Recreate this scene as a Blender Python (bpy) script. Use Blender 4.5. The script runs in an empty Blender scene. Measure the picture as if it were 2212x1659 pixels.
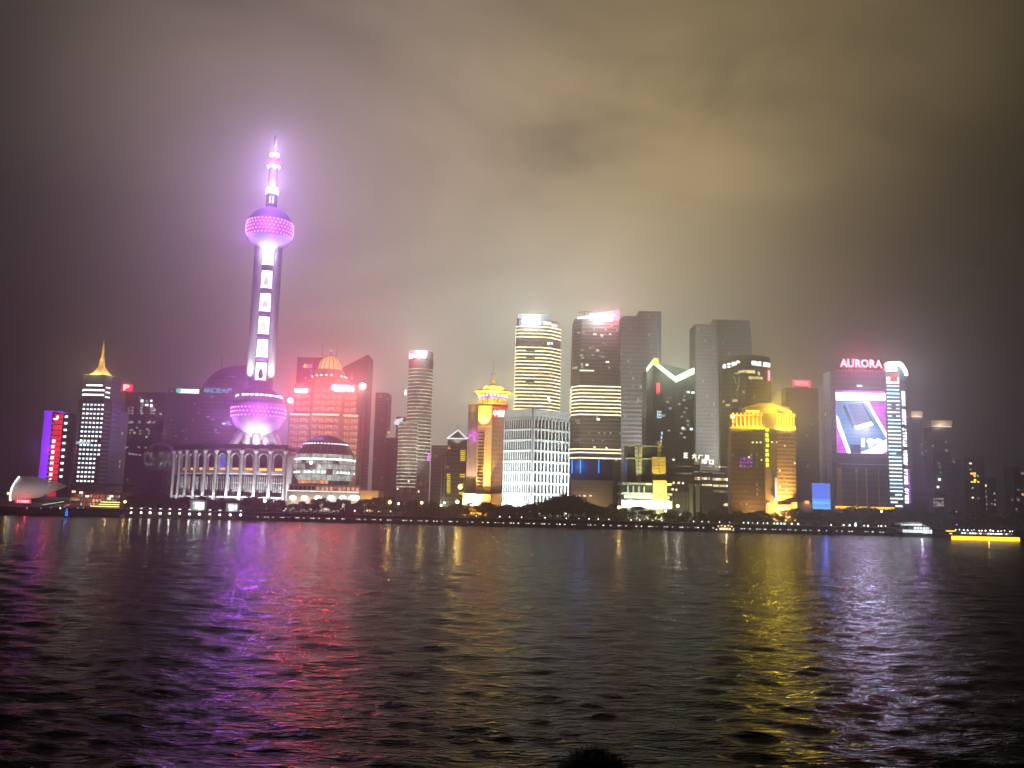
import bpy, bmesh, math, random
import numpy as np
from mathutils import Vector, Matrix
random.seed(7)
R = math.radians
sc = bpy.context.scene
COL = sc.collection

# ------------------------------------------------------------------ camera
F = 1955.0            # focal length in units of a 2212 x 1659 picture
PITCH, ROLL, CAMZ = R(7.79), R(1.40), 10.0
cr = Vector((1, 0, 0)); cu = Vector((0, -math.sin(PITCH), math.cos(PITCH))); cf = Vector((0, math.cos(PITCH), math.sin(PITCH)))
RR = cr * math.cos(ROLL) + cu * math.sin(ROLL)
UU = -cr * math.sin(ROLL) + cu * math.cos(ROLL)
cam_d = bpy.data.cameras.new('camera'); cam = bpy.data.objects.new('camera', cam_d); COL.objects.link(cam)
cam_d.sensor_width = 36.0; cam_d.lens = 36.0 * F / 2212.0; cam_d.clip_start = 0.05; cam_d.clip_end = 9000
M = Matrix(((RR.x, UU.x, -cf.x, 0), (RR.y, UU.y, -cf.y, 0), (RR.z, UU.z, -cf.z, CAMZ), (0, 0, 0, 1)))
cam.matrix_world = M
sc.camera = cam
cam_d.dof.use_dof = True; cam_d.dof.focus_distance = 700; cam_d.dof.aperture_fstop = 9.0

def px(u, v, Y):
    """world x, z of the sight line through (u, v) where it reaches depth Y"""
    d = cf + RR * ((u - 1106) / F) - UU * ((v - 829.5) / F)
    t = Y / d.y
    return d.x * t, CAMZ + d.z * t

# ------------------------------------------------------------------ night sky (low overcast lit by the city)
w = bpy.data.worlds.new('World'); sc.world = w; w.use_nodes = True
nt = w.node_tree; nt.nodes.clear()
def N(t, tree=None, **kw):
    n = (tree or nt).nodes.new(t)
    for k, v in kw.items(): setattr(n, k, v)
    return n
def L(a, b, tree=None): (tree or nt).links.new(a, b)
def mathn(op, a, b=None, c=None, tree=None, clamp=False):
    n = N('ShaderNodeMath', tree, operation=op); n.use_clamp = clamp
    for i, x in enumerate((a, b, c)):
        if x is None: continue
        if isinstance(x, (int, float)): n.inputs[i].default_value = x
        else: L(x, n.inputs[i], tree)
    return n.outputs[0]
def vmath(op, a, b=None, tree=None):
    n = N('ShaderNodeVectorMath', tree, operation=op)
    for i, x in enumerate((a, b)):
        if x is None: continue
        if isinstance(x, (tuple, list)): n.inputs[i].default_value = x
        else: L(x, n.inputs[i], tree)
    return n
def mixc(fac, a, b, tree=None, blend='MIX'):
    n = N('ShaderNodeMix', tree, data_type='RGBA', blend_type=blend)
    for s, x in ((n.inputs[0], fac), (n.inputs[6], a), (n.inputs[7], b)):
        if isinstance(x, (int, float)): s.default_value = x
        elif isinstance(x, (tuple, list)): s.default_value = (*x[:3], 1)
        else: L(x, s, tree)
    return n.outputs[2]
SKY = dict(base=(0.0015, 0.0013, 0.0015), warm=(0.74, 0.55, 0.275), cool=(0.66, 0.51, 0.39), pale=(0.30, 0.50, 0.52), strength=0.90)
tc = N('ShaderNodeTexCoord')
sep = N('ShaderNodeSeparateXYZ'); L(tc.outputs['Generated'], sep.inputs[0])
az = mathn('ARCTAN2', sep.outputs[0], sep.outputs[1])            # 0 straight over the city
el = mathn('ARCSINE', sep.outputs[2])
def lobe(az0, el0, saz, sel, n=2.0, n2=2.0, fan=0.0):
    sa = mathn('ADD', mathn('MULTIPLY', mathn('MAXIMUM', el, 0.0), fan), saz)
    a = mathn('POWER', mathn('ABSOLUTE', mathn('DIVIDE', mathn('SUBTRACT', az, az0), sa)), n)
    b = mathn('POWER', mathn('ABSOLUTE', mathn('DIVIDE', mathn('SUBTRACT', el, el0), sel)), n2)
    return mathn('EXPONENT', mathn('MULTIPLY', mathn('ADD', a, b), -1.0))
# cloud base texture: flattened so the layers stretch sideways
mp = N('ShaderNodeMapping'); mp.inputs['Scale'].default_value = (1.5, 1.5, 2.7); mp.inputs['Location'].default_value = (5.3, 1.4, 0.2)
L(tc.outputs['Generated'], mp.inputs[0])
nz = N('ShaderNodeTexNoise'); nz.inputs['Scale'].default_value = 2.3; nz.inputs['Detail'].default_value = 5; nz.inputs['Roughness'].default_value = 0.55; nz.inputs['Distortion'].default_value = 0.6
L(mp.outputs[0], nz.inputs['Vector'])
cr_ = N('ShaderNodeMapRange'); cr_.inputs['From Min'].default_value = 0.30; cr_.inputs['From Max'].default_value = 0.66
cr_.inputs['To Min'].default_value = 0.70; cr_.inputs['To Max'].default_value = 1.10
L(nz.outputs[0], cr_.inputs[0])
g1 = lobe(R(-0.5), R(15), R(11.0), R(18), 2.5, 2.4, 0.50)           # city glow on the cloud base
g2 = lobe(R(1), R(8), R(12), R(7.5))                            # paler where the towers stand
side = N('ShaderNodeMapRange'); side.interpolation_type = 'SMOOTHSTEP'; side.inputs['From Min'].default_value = R(-14); side.inputs['From Max'].default_value = R(14); L(az, side.inputs[0])
hue = mixc(side.outputs[0], SKY['cool'], SKY['warm'])
# darker rags of cloud over the centre
nz2 = N('ShaderNodeTexNoise'); nz2.inputs['Scale'].default_value = 9.0; nz2.inputs['Detail'].default_value = 4; nz2.inputs['Distortion'].default_value = 0.8; L(mp.outputs[0], nz2.inputs['Vector'])
rag = mathn('ADD', mathn('MULTIPLY', lobe(R(2.8), R(23), R(4.5), R(2.0)), 0.75), mathn('ADD', mathn('MULTIPLY', lobe(R(12.5), R(25.5), R(7.5), R(2.8)), 0.6), mathn('MULTIPLY', lobe(R(22), R(17), R(7), R(2.5)), 0.4)))
rag = mathn('SUBTRACT', 1.0, mathn('MULTIPLY', rag, mathn('SUBTRACT', nz2.outputs[0], 0.02)))
g1 = mathn('MULTIPLY', g1, rag)
c1 = mixc(g1, (0, 0, 0), hue); c2 = mixc(g2, (0, 0, 0), SKY['pale'])
s1 = vmath('ADD', c1, c2); s2 = vmath('SCALE', s1.outputs[0]); L(cr_.outputs[0], s2.inputs['Scale'])
s3 = vmath('ADD', s2.outputs[0], SKY['base'])
bg = N('ShaderNodeBackground'); L(s3.outputs[0], bg.inputs[0]); bg.inputs[1].default_value = SKY['strength']
# a trace of the real night sky above the cloud
sky = N('ShaderNodeTexSky', sky_type='NISHITA', sun_disc=False); sky.sun_elevation = R(-4); sky.sun_rotation = R(200)
bg2 = N('ShaderNodeBackground'); L(sky.outputs[0], bg2.inputs[0]); bg2.inputs[1].default_value = 0.02
ad = N('ShaderNodeAddShader'); L(bg.outputs[0], ad.inputs[0]); L(bg2.outputs[0], ad.inputs[1])
wo = N('ShaderNodeOutputWorld'); L(ad.outputs[0], wo.inputs[0])

sc.view_settings.view_transform = 'Standard'; sc.view_settings.look = 'None'
sc.view_settings.exposure = 0.0; sc.view_settings.gamma = 1.0; sc.view_settings.use_curve_mapping = False
sc.render.engine = 'CYCLES'
cy = sc.cycles
cy.max_bounces = 5; cy.diffuse_bounces = 2; cy.glossy_bounces = 3; cy.transmission_bounces = 3; cy.volume_bounces = 0
cy.sample_clamp_indirect = 2.5; cy.sample_clamp_direct = 0.0; cy.use_denoising = True; cy.caustics_reflective = False; cy.caustics_refractive = False
cy.use_light_tree = True
HAZE_DENSITY = 0.00048
GZ = 4.0              # level of the far bank above the river

# ------------------------------------------------------------------ materials
MATS = {}
def mat(name, col, rough=0.7, metal=0.0, var=0.25, vscale=0.3, bump=0.0, spec=0.5):
    if name in MATS: return MATS[name]
    m = bpy.data.materials.new(name); m.use_nodes = True; t = m.node_tree; b = t.nodes['Principled BSDF']
    c = N('ShaderNodeTexCoord', t); n = N('ShaderNodeTexNoise', t); n.inputs['Scale'].default_value = vscale; n.inputs['Detail'].default_value = 4
    L(c.outputs['Object'], n.inputs['Vector'], t)
    L(mixc(n.outputs[0], [x * (1 - var) for x in col], [min(1, x * (1 + var)) for x in col], t), b.inputs['Base Color'], t)
    b.inputs['Roughness'].default_value = rough; b.inputs['Metallic'].default_value = metal; b.inputs['Specular IOR Level'].default_value = spec
    if bump:
        bp = N('ShaderNodeBump', t); bp.inputs['Strength'].default_value = bump; L(n.outputs[0], bp.inputs['Height'], t); L(bp.outputs[0], b.inputs['Normal'], t)
    MATS[name] = m
    return m
def em(name, col, s, sample=False, var=0.25, vscale=0.6):
    """a thing that gives off light; a little uneven, as lamps behind a sheet are"""
    if name in MATS: return MATS[name]
    m = bpy.data.materials.new(name); m.use_nodes = True; t = m.node_tree; b = t.nodes['Principled BSDF']
    b.inputs['Base Color'].default_value = (*[0.02 + 0.05 * x for x in col], 1); b.inputs['Roughness'].default_value = 0.5
    c = N('ShaderNodeTexCoord', t); n = N('ShaderNodeTexNoise', t); n.inputs['Scale'].default_value = vscale; n.inputs['Detail'].default_value = 2
    oi = N('ShaderNodeObjectInfo', t)
    v = vmath('ADD', c.outputs['Object'], None, t); L(oi.outputs['Location'], v.inputs[1], t)
    L(v.outputs[0], n.inputs['Vector'], t)
    st = N('ShaderNodeMapRange', t); st.inputs['From Min'].default_value = .3; st.inputs['From Max'].default_value = .7
    st.inputs['To Min'].default_value = s * (1 - var); st.inputs['To Max'].default_value = s * (1 + var); L(n.outputs[0], st.inputs[0], t)
    b.inputs['Emission Color'].default_value = (*col, 1); L(st.outputs[0], b.inputs['Emission Strength'], t)
    m.cycles.emission_sampling = 'AUTO' if sample else 'NONE'
    MATS[name] = m
    return m
def facade(name, wall, glass, fh=3.8, bw=3.0, lit=0.06, litcol=(1, .85, .6), ls=0.8, fv=0.55, fhz=0.75, seed=0.0, rough=0.35):
    """far facade: floors of window bands, a few rooms lit"""
    if name in MATS: return MATS[name]
    m = bpy.data.materials.new(name); m.use_nodes = True; t = m.node_tree; b = t.nodes['Principled BSDF']
    c = N('ShaderNodeTexCoord', t); s = N('ShaderNodeSeparateXYZ', t); L(c.outputs['Object'], s.inputs[0], t)
    h = mathn('DIVIDE', mathn('ADD', s.outputs[0], mathn('MULTIPLY', s.outputs[1], 1.0, tree=t), tree=t), bw, tree=t)
    z = mathn('DIVIDE', s.outputs[2], fh, tree=t)
    inz = mathn('LESS_THAN', mathn('FRACT', z, tree=t), fv, tree=t); inh = mathn('LESS_THAN', mathn('FRACT', mathn('ADD', h, 1000.0, tree=t), tree=t), fhz, tree=t)
    inw = mathn('MULTIPLY', inz, inh, tree=t)
    cb = N('ShaderNodeCombineXYZ', t); L(mathn('FLOOR', h, tree=t), cb.inputs[0], t); L(mathn('FLOOR', z, tree=t), cb.inputs[1], t); cb.inputs[2].default_value = seed
    wn = N('ShaderNodeTexWhiteNoise', t, noise_dimensions='3D'); L(cb.outputs[0], wn.inputs['Vector'], t)
    on = mathn('MULTIPLY', mathn('LESS_THAN', wn.outputs[0], lit, tree=t), inw, tree=t)
    sw = N('ShaderNodeSeparateColor', t); L(wn.outputs[1], sw.inputs[0], t)
    pw = mathn('MULTIPLY', on, mathn('MULTIPLY', mathn('ADD', sw.outputs[1], 0.25, tree=t), ls, tree=t), tree=t)
    n = N('ShaderNodeTexNoise', t); n.inputs['Scale'].default_value = 0.06; n.inputs['Detail'].default_value = 3; L(c.outputs['Object'], n.inputs['Vector'], t)
    wc = mixc(n.outputs[0], [x * .75 for x in wall], [x * 1.25 for x in wall], t)
    L(mixc(inw, wc, glass, t), b.inputs['Base Color'], t)
    rr = N('ShaderNodeMapRange', t); rr.inputs['To Min'].default_value = 0.75; rr.inputs['To Max'].default_value = rough; L(inw, rr.inputs[0], t); L(rr.outputs[0], b.inputs['Roughness'], t)
    L(mixc(sw.outputs[2], litcol, [litcol[0], litcol[1] * .9 + .1, min(1, litcol[2] * 1.3 + .15)], t), b.inputs['Emission Color'], t); L(pw, b.inputs['Emission Strength'], t)
    m.cycles.emission_sampling = 'NONE'
    MATS[name] = m
    return m

# ------------------------------------------------------------------ mesh helpers
class MB:
    def __init__(s): s.v = []; s.f = []
    def add(s, vs, fs):
        o = len(s.v); s.v += [tuple(x) for x in vs]; s.f += [tuple(i + o for i in f) for f in fs]; return s
    def box(s, c, d, rz=0.0, rx=0.0):
        x, y, z = d[0] / 2, d[1] / 2, d[2] / 2
        m = Matrix.Rotation(rz, 3, 'Z') @ Matrix.Rotation(rx, 3, 'X')
        vs = [Vector(c) + m @ Vector(p) for p in ((-x, -y, -z), (x, -y, -z), (x, y, -z), (-x, y, -z), (-x, -y, z), (x, -y, z), (x, y, z), (-x, y, z))]
        return s.add(vs, [(0, 3, 2, 1), (4, 5, 6, 7), (0, 1, 5, 4), (1, 2, 6, 5), (2, 3, 7, 6), (3, 0, 4, 7)])
    def prism(s, poly, z0, z1, top=None, cap=True):
        n = len(poly); top = top or poly
        vs = [(p[0], p[1], z0) for p in poly] + [(p[0], p[1], z1) for p in top]
        fs = [(i, (i + 1) % n, n + (i + 1) % n, n + i) for i in range(n)]
        if cap: fs += [tuple(range(n, 2 * n)), tuple(reversed(range(n)))]
        return s.add(vs, fs)
    def ring(s, inner, outer, z0, z1):
        n = len(inner)
        vs = [(p[0], p[1], z) for z in (z0, z1) for q in (inner, outer) for p in q]
        fs = []
        for i in range(n):
            j = (i + 1) % n
            fs += [(n + i, n + j, 3 * n + j, 3 * n + i), (j, i, 2 * n + i, 2 * n + j), (2 * n + i, 3 * n + i, 3 * n + j, 2 * n + j), (i, j, n + j, n + i)]
        return s.add(vs, fs)
    def lathe(s, prof, n=32, c=(0, 0), a0=0.0, a1=None, phase=0.0):
        full = a1 is None; a1 = a0 + 2 * math.pi if full else a1
        k = n if full else n + 1
        vs = []; fs = []
        for r, z in prof:
            for i in range(k):
                a = a0 + (a1 - a0) * i / n + phase
                vs.append((c[0] + r * math.cos(a), c[1] + r * math.sin(a), z))
        for j in range(len(prof) - 1):
            for i in range(n):
                i2 = (i + 1) % k
                fs.append((j * k + i, j * k + i2, (j + 1) * k + i2, (j + 1) * k + i))
        return s.add(vs, fs)
    def tube(s, p, q, r0, r1=None, n=8):
        r1 = r0 if r1 is None else r1; p, q = Vector(p), Vector(q); d = (q - p).normalized()
        a = d.orthogonal().normalized(); b = d.cross(a)
        vs = [p + (a * math.cos(2 * math.pi * i / n) + b * math.sin(2 * math.pi * i / n)) * r0 for i in range(n)]
        vs += [q + (a * math.cos(2 * math.pi * i / n) + b * math.sin(2 * math.pi * i / n)) * r1 for i in range(n)]
        return s.add(vs, [(i, (i + 1) % n, n + (i + 1) % n, n + i) for i in range(n)] + [tuple(range(n, 2 * n)), tuple(reversed(range(n)))])
    def poly(s, pts, d):
        """flat polygon in x,z (facing -y), thickness d"""
        n = len(pts)
        vs = [(p[0], 0, p[1]) for p in pts] + [(p[0], d, p[1]) for p in pts]
        return s.add(vs, [tuple(range(n)), tuple(reversed(range(n, 2 * n)))] + [(i, n + i, n + (i + 1) % n, (i + 1) % n) for i in range(n)])
    def mesh(s, name, m=None, smooth=False):
        me = bpy.data.meshes.new(name); me.from_pydata(s.v, [], s.f); me.validate()
        bm = bmesh.new(); bm.from_mesh(me); bmesh.ops.recalc_face_normals(bm, faces=bm.faces); bm.to_mesh(me); bm.free()
        if m: me.materials.append(m)
        if smooth: me.polygons.foreach_set('use_smooth', [True] * len(me.polygons))
        return me
def link(name, me, parent=None, loc=(0, 0, 0), rz=0.0, scale=None):
    o = bpy.data.objects.new(name, me); COL.objects.link(o); o.parent = parent; o.location = loc; o.rotation_euler = (0, 0, rz)
    if scale: o.scale = scale
    return o
def obj(name, mb, m, parent=None, loc=(0, 0, 0), rz=0.0, smooth=False): return link(name, mb.mesh(name, m, smooth), parent, loc, rz)
def tag(o, label=None, cat=None, group=None, kind=None):
    if label: o['label'] = label
    if cat: o['category'] = cat
    if group: o['group'] = group
    if kind: o['kind'] = kind
    return o
def empty(name, loc, rz=0.0, label=None, cat=None, group=None):
    o = bpy.data.objects.new(name, None); COL.objects.link(o); o.location = loc; o.rotation_euler = (0, 0, rz)
    return tag(o, label, cat, group)
def copy_tree(o, parent=None):
    c = o.copy(); COL.objects.link(c)
    c.parent = parent
    for ch in o.children: copy_tree(ch, c)
    return c
UNIT = {}
def unit(m):
    if m.name not in UNIT: UNIT[m.name] = MB().box((0, 0, 0), (1, 1, 1)).mesh('pane', m)
    return UNIT[m.name]
def lamp(kind, parent, loc, col, power, radius=1.0, rot=None, size=None, spot=None, aim=None, name='lamp_light'):
    d = bpy.data.lights.new(name, kind); d.color = col; d.energy = power
    if kind in ('POINT', 'SPOT'): d.shadow_soft_size = radius
    if kind == 'AREA': d.shape = 'RECTANGLE'; d.size, d.size_y = size; d.spread = R(150)
    if kind == 'SPOT': d.spot_size = R(spot); d.spot_blend = 0.7
    o = bpy.data.objects.new(name, d); COL.objects.link(o); o.parent = parent; o.location = loc
    if aim is not None: o.rotation_euler = (Vector(aim) - Vector(loc)).to_track_quat('-Z', 'Y').to_euler()
    elif rot: o.rotation_euler = rot
    return o
def offset(poly, g):
    n = len(poly); out = []
    for i in range(n):
        p0, p1, p2 = Vector(poly[i - 1]), Vector(poly[i]), Vector(poly[(i + 1) % n])
        a = (p1 - p0).normalized(); b = (p2 - p1).normalized()
        na, nb = Vector((a.y, -a.x)), Vector((b.y, -b.x))
        k = (na + nb); k = k / max(0.25, (k.dot(k) / 2)) if k.length > 1e-6 else na
        out.append(tuple(p1 + k * g))
    return out
def circle(r, n, c=(0, 0), sx=1.0, ph=0.0): return [(c[0] + sx * r * math.cos(2 * math.pi * i / n + ph), c[1] + r * math.sin(2 * math.pi * i / n + ph)) for i in range(n)]

class Bld:
    """a building standing on the far bank: front face at depth Y, plan in local x (right), y (away)"""
    def __init__(s, name, label, u0, u1, vref, Y, D, rz=0.0, poly=None, cat='building', group=None, gz=GZ):
        s.Y = Y; x0, x1 = px(u0, vref, Y)[0], px(u1, vref, Y)[0]
        s.u = (u0 + u1) / 2; s.W = x1 - x0; s.D = D; s.x = (x0 + x1) / 2; s.gz = gz; s.rz = rz
        s.root = empty(name, (s.x, Y, gz), rz, label, cat, group)
        h = s.W / 2
        s.poly = poly(s.W) if poly else [(-h, 0), (h, 0), (h, D), (-h, D)]
    def z(s, v, u=None, dy=0): return px(s.u if u is None else u, v, s.Y + dy)[1] - s.gz
    def lx(s, u, v, dy=0): return px(u, v, s.Y + dy)[0] - s.x
    def prism(s, name, m, z0, z1, poly=None, top=None, parent=None):
        return obj(name, MB().prism(poly or s.poly, z0, z1, top), m, parent or s.root)
    def band(s, name, m, z0, z1, g=0.35, poly=None, parent=None, inn=0.05):
        p = poly or s.poly
        return obj(name, MB().ring(offset(p, -inn), offset(p, g), z0, z1), m, parent or s.root)
    def edge(s, side, poly=None):
        p = poly or s.poly; a = Vector(p[side]); b = Vector(p[(side + 1) % len(p)]); d = (b - a)
        return a, d.normalized(), d.length
    def win(s, side, t, z, w, h, m, name='window', out=0.2, th=0.5, poly=None, parent=None, frac=True):
        a, d, ln = s.edge(side, poly); nrm = Vector((d.y, -d.x)); q = a + d * (t * ln if frac else t) + nrm * (out - th / 2)
        return link(name, unit(m), parent or s.root, (q.x, q.y, z), math.atan2(d.y, d.x), (w, th, h))
    def text(s, body, side, t, z, h, m, width=None, out=0.5, name='sign', poly=None, parent=None, vertical=False):
        a, d, ln = s.edge(side, poly); nrm = Vector((d.y, -d.x)); q = a + d * (t * ln) + nrm * out
        return text(name, body, m, h, parent or s.root, (q.x, q.y, z), math.atan2(d.y, d.x), width)
TXT = {}
def text(name, body, m, h, parent, loc, rz=0.0, width=None, rot=None, bold=0.02):
    """lettering as a thin solid, centred, cap height h"""
    cu_ = bpy.data.curves.new('lettering', 'FONT'); cu_.body = body; cu_.align_x = 'CENTER'; cu_.align_y = 'CENTER'; cu_.extrude = 0.08; cu_.offset = bold; cu_.resolution_u = 2
    o = bpy.data.objects.new('tmp', cu_)
    me = bpy.data.meshes.new_from_object(o); bpy.data.objects.remove(o)
    n = len(me.vertices); a = np.empty(n * 3); me.vertices.foreach_get('co', a); a = a.reshape(-1, 3)
    if n == 0: return None
    lo, hi = a.min(0), a.max(0); a -= (lo + hi) / 2; sz = hi - lo
    k = h / max(sz[1], 1e-6); kx = (width / sz[0]) if width else k
    b = np.stack([a[:, 0] * kx, -a[:, 2] * 2.0, a[:, 1] * k], 1)
    me.vertices.foreach_set('co', b.ravel()); me.materials.clear(); me.materials.append(m); me.update()
    o = link(name, me, parent, loc, rz)
    if rot: o.rotation_euler = rot
    return o
def glyphs(n, cw, ch, vertical=False, seed=1, th=0.3, bar=0.16, gap=0.18):
    """marks too small to read in the photograph: strokes as dense as its characters"""
    rd = random.Random(seed); mb = MB()
    for i in range(n):
        ox, oz = (0, -(i - (n - 1) / 2) * ch * (1 + gap)) if vertical else ((i - (n - 1) / 2) * cw * (1 + gap), 0)
        for k in range(3):
            if rd.random() < .85: mb.box((ox + rd.uniform(-.08, .08) * cw, -0.01 * k, oz + (k - 1) * ch * .38), (cw * rd.uniform(.6, 1), th, ch * bar))
        for k in range(3):
            if rd.random() < .7: mb.box((ox + (k - 1) * cw * .36, -0.03 - .01 * k, oz + rd.uniform(-.1, .1) * ch), (cw * bar, th, ch * rd.uniform(.5, 1)))
    return mb

# ================================================================== THE SETTING
# ---- river: real waves on the mesh, ripples in the normal
def make_river():
    ys = [-60.0, -20.0, 4.0]; y = 18.0
    while y < 489: ys.append(y); y += max(0.26, 0.0062 * y)
    ys += [489.8, 494.0]
    ys = np.array(ys); s = np.linspace(-1, 1, 330)
    Yg = np.repeat(ys[:, None], len(s), 1); half = np.maximum(Yg, 18) * 0.72 + 14
    Xg = s[None, :] * half
    xe = lambda k: np.minimum(half[:, :1] + (1000 - half[:, :1]) * np.array(k)[None, :], 1000.0)
    Xg = np.concatenate([-xe([1.0, .6, .25]), Xg, xe([.25, .6, 1.0])], 1)
    Yg = np.repeat(ys[:, None], Xg.shape[1], 1)
    dx = np.gradient(Xg, axis=1); dyy = np.gradient(Yg, axis=0); cell = np.maximum(np.abs(dx), np.abs(dyy))
    rs = np.random.RandomState(11); Z = np.zeros_like(Xg)
    for i in range(70):
        lam = 0.7 * (9 / 0.7) ** rs.rand(); k = 2 * math.pi / lam
        th = rs.normal(0.25, 0.55) + (math.pi if rs.rand() < .3 else 0)
        amp = 0.0115 * lam ** 0.30
        att = np.clip((lam / cell - 2.2) / 3.0, 0, 1)
        ph = k * (Xg * math.sin(th) + Yg * math.cos(th)) + rs.rand() * 6.28
        mod = 0.6 + 0.4 * np.sin(Xg * 0.021 * (1 + rs.rand()) + Yg * 0.034 * (1 + rs.rand()) + rs.rand() * 6)
        sv = np.sin(ph); Z += amp * att * mod * (sv + 0.35 * sv * sv)
    Z *= np.clip((492 - Yg) / 6, 0, 1)
    nr, nc = Xg.shape
    co = np.stack([Xg, Yg, Z], 2).reshape(-1, 3)
    idx = np.arange(nr * nc).reshape(nr, nc)
    q = np.stack([idx[:-1, :-1], idx[:-1, 1:], idx[1:, 1:], idx[1:, :-1]], 2).reshape(-1, 4)
    me = bpy.data.meshes.new('river'); me.vertices.add(len(co)); me.vertices.foreach_set('co', co.ravel())
    me.loops.add(q.size); me.loops.foreach_set('vertex_index', q.ravel()); me.polygons.add(len(q))
    me.polygons.foreach_set('loop_start', np.arange(0, q.size, 4)); me.polygons.foreach_set('use_smooth', np.ones(len(q), bool)); me.update(calc_edges=True)
    m = bpy.data.materials.new('river_water'); m.use_nodes = True; t = m.node_tree; b = t.nodes['Principled BSDF']
    b.inputs['Base Color'].default_value = (0.010, 0.011, 0.008, 1); b.inputs['Roughness'].default_value = 0.15; b.inputs['IOR'].default_value = 1.076
    c = N('ShaderNodeTexCoord', t)
    hs = None
    for sx, sy, scl, st in ((0.45, 1.0, 0.8, 0.24), (0.45, 1.0, 2.1, 0.19), (0.5, 1.0, 5.0, 0.07), (0.6, 1.0, 11.0, 0.028)):
        mp_ = N('ShaderNodeMapping', t); mp_.inputs['Scale'].default_value = (sx, sy, 1); mp_.inputs['Rotation'].default_value = (0, 0, 0.25)
        L(c.outputs['Object'], mp_.inputs[0], t)
        n = N('ShaderNodeTexNoise', t); n.inputs['Scale'].default_value = scl; n.inputs['Detail'].default_value = 2.5; n.inputs['Distortion'].default_value = 0.4; L(mp_.outputs[0], n.inputs['Vector'], t)
        h = mathn('MULTIPLY', n.outputs[0], st, tree=t); hs = h if hs is None else mathn('ADD', hs, h, tree=t)
    bp = N('ShaderNodeBump', t); bp.inputs['Distance'].default_value = 1.0; bp.inputs['Strength'].default_value = 1.0; L(hs, bp.inputs['Height'], t); L(bp.outputs[0], b.inputs['Normal'], t)
    me.materials.append(m)
    return tag(link('river', me), 'dark rippled river reflecting purple red and yellow city lights', kind='structure')
make_river()

concrete = mat('concrete', (0.16, 0.155, 0.15), 0.85, var=.4, bump=.1)
stone_dark = mat('dark_stone', (0.07, 0.068, 0.065), 0.85, var=.4, vscale=.5, bump=.1)
paving = mat('paving', (0.12, 0.115, 0.105), 0.8, var=.3, vscale=1.5)
earth = mat('park_ground', (0.035, 0.045, 0.022), 0.95, var=.5, vscale=.2)
tag(obj('ground', MB().box((0, 1490, GZ / 2 - 1), (2000, 1980, GZ + 2)), earth), 'dark park ground of the far bank', kind='structure')
# river wall along the far bank: coping and panels as pieces
emb = tag(obj('embankment', MB().box((0, 496, 0.6), (2000, 8, GZ + 3.2)), stone_dark), 'dark stone river wall of the far bank', kind='structure')
cop = MB().box((0, 0, 0), (11.9, 1.4, 0.35)).mesh('coping_stone', concrete)
for i in range(-46, 47): link('coping_stone', cop, emb, (i * 12.0, 492.2, GZ - 1.65))
tag(obj('promenade', MB().box((0, 506, GZ + .06), (1998, 11, .12)), paving), 'paved riverside walk on the far bank', kind='structure')
# terrace on the near bank, under the photographer
ter = tag(obj('terrace', MB().box((0, -6, 7.5), (60, 17.0, 0.9)), paving), 'stone terrace on the near bank', kind='structure')
tag(obj('terrace_wall', MB().box((0, 2.2, 3.2), (60, .6, 7.7)), stone_dark), 'dark stone wall under the near terrace', kind='structure')

# ================================================================== LAMPS AND MARKS THAT REPEAT (colours)
PURPLE = (0.36, 0.05, 1.0); MAG = (1.0, 0.06, 0.80); RED = (1.0, 0.03, 0.06); GOLD = (1.0, 0.58, 0.06); WARM = (1.0, 0.82, 0.5); COOL = (0.82, 0.95, 1.0); LEMON = (1.0, .93, .25)
e_white = em('white_light', (1, 1, 1), 3.0); e_cool = em('cool_white_light', COOL, 2.2); e_warm = em('warm_white_light', WARM, 2.0); e_gold = em('gold_light', GOLD, 2.5)
e_red = em('red_light', RED, 2.2); e_purple = em('purple_light', PURPLE, 2.5); e_mag = em('magenta_light', MAG, 2.5); e_orange = em('orange_light', (1, .42, .10), 1.6)
e_dim = em('dim_window', (.9, .95, 1), .35, var=.8); e_dimw = em('dim_warm_window', (1, .75, .45), .35, var=.8); e_cyan = em('cyan_light', (.08, .75, .85), .8); e_blue = em('blue_light', (.03, .22, 1), 2.0)

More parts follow.
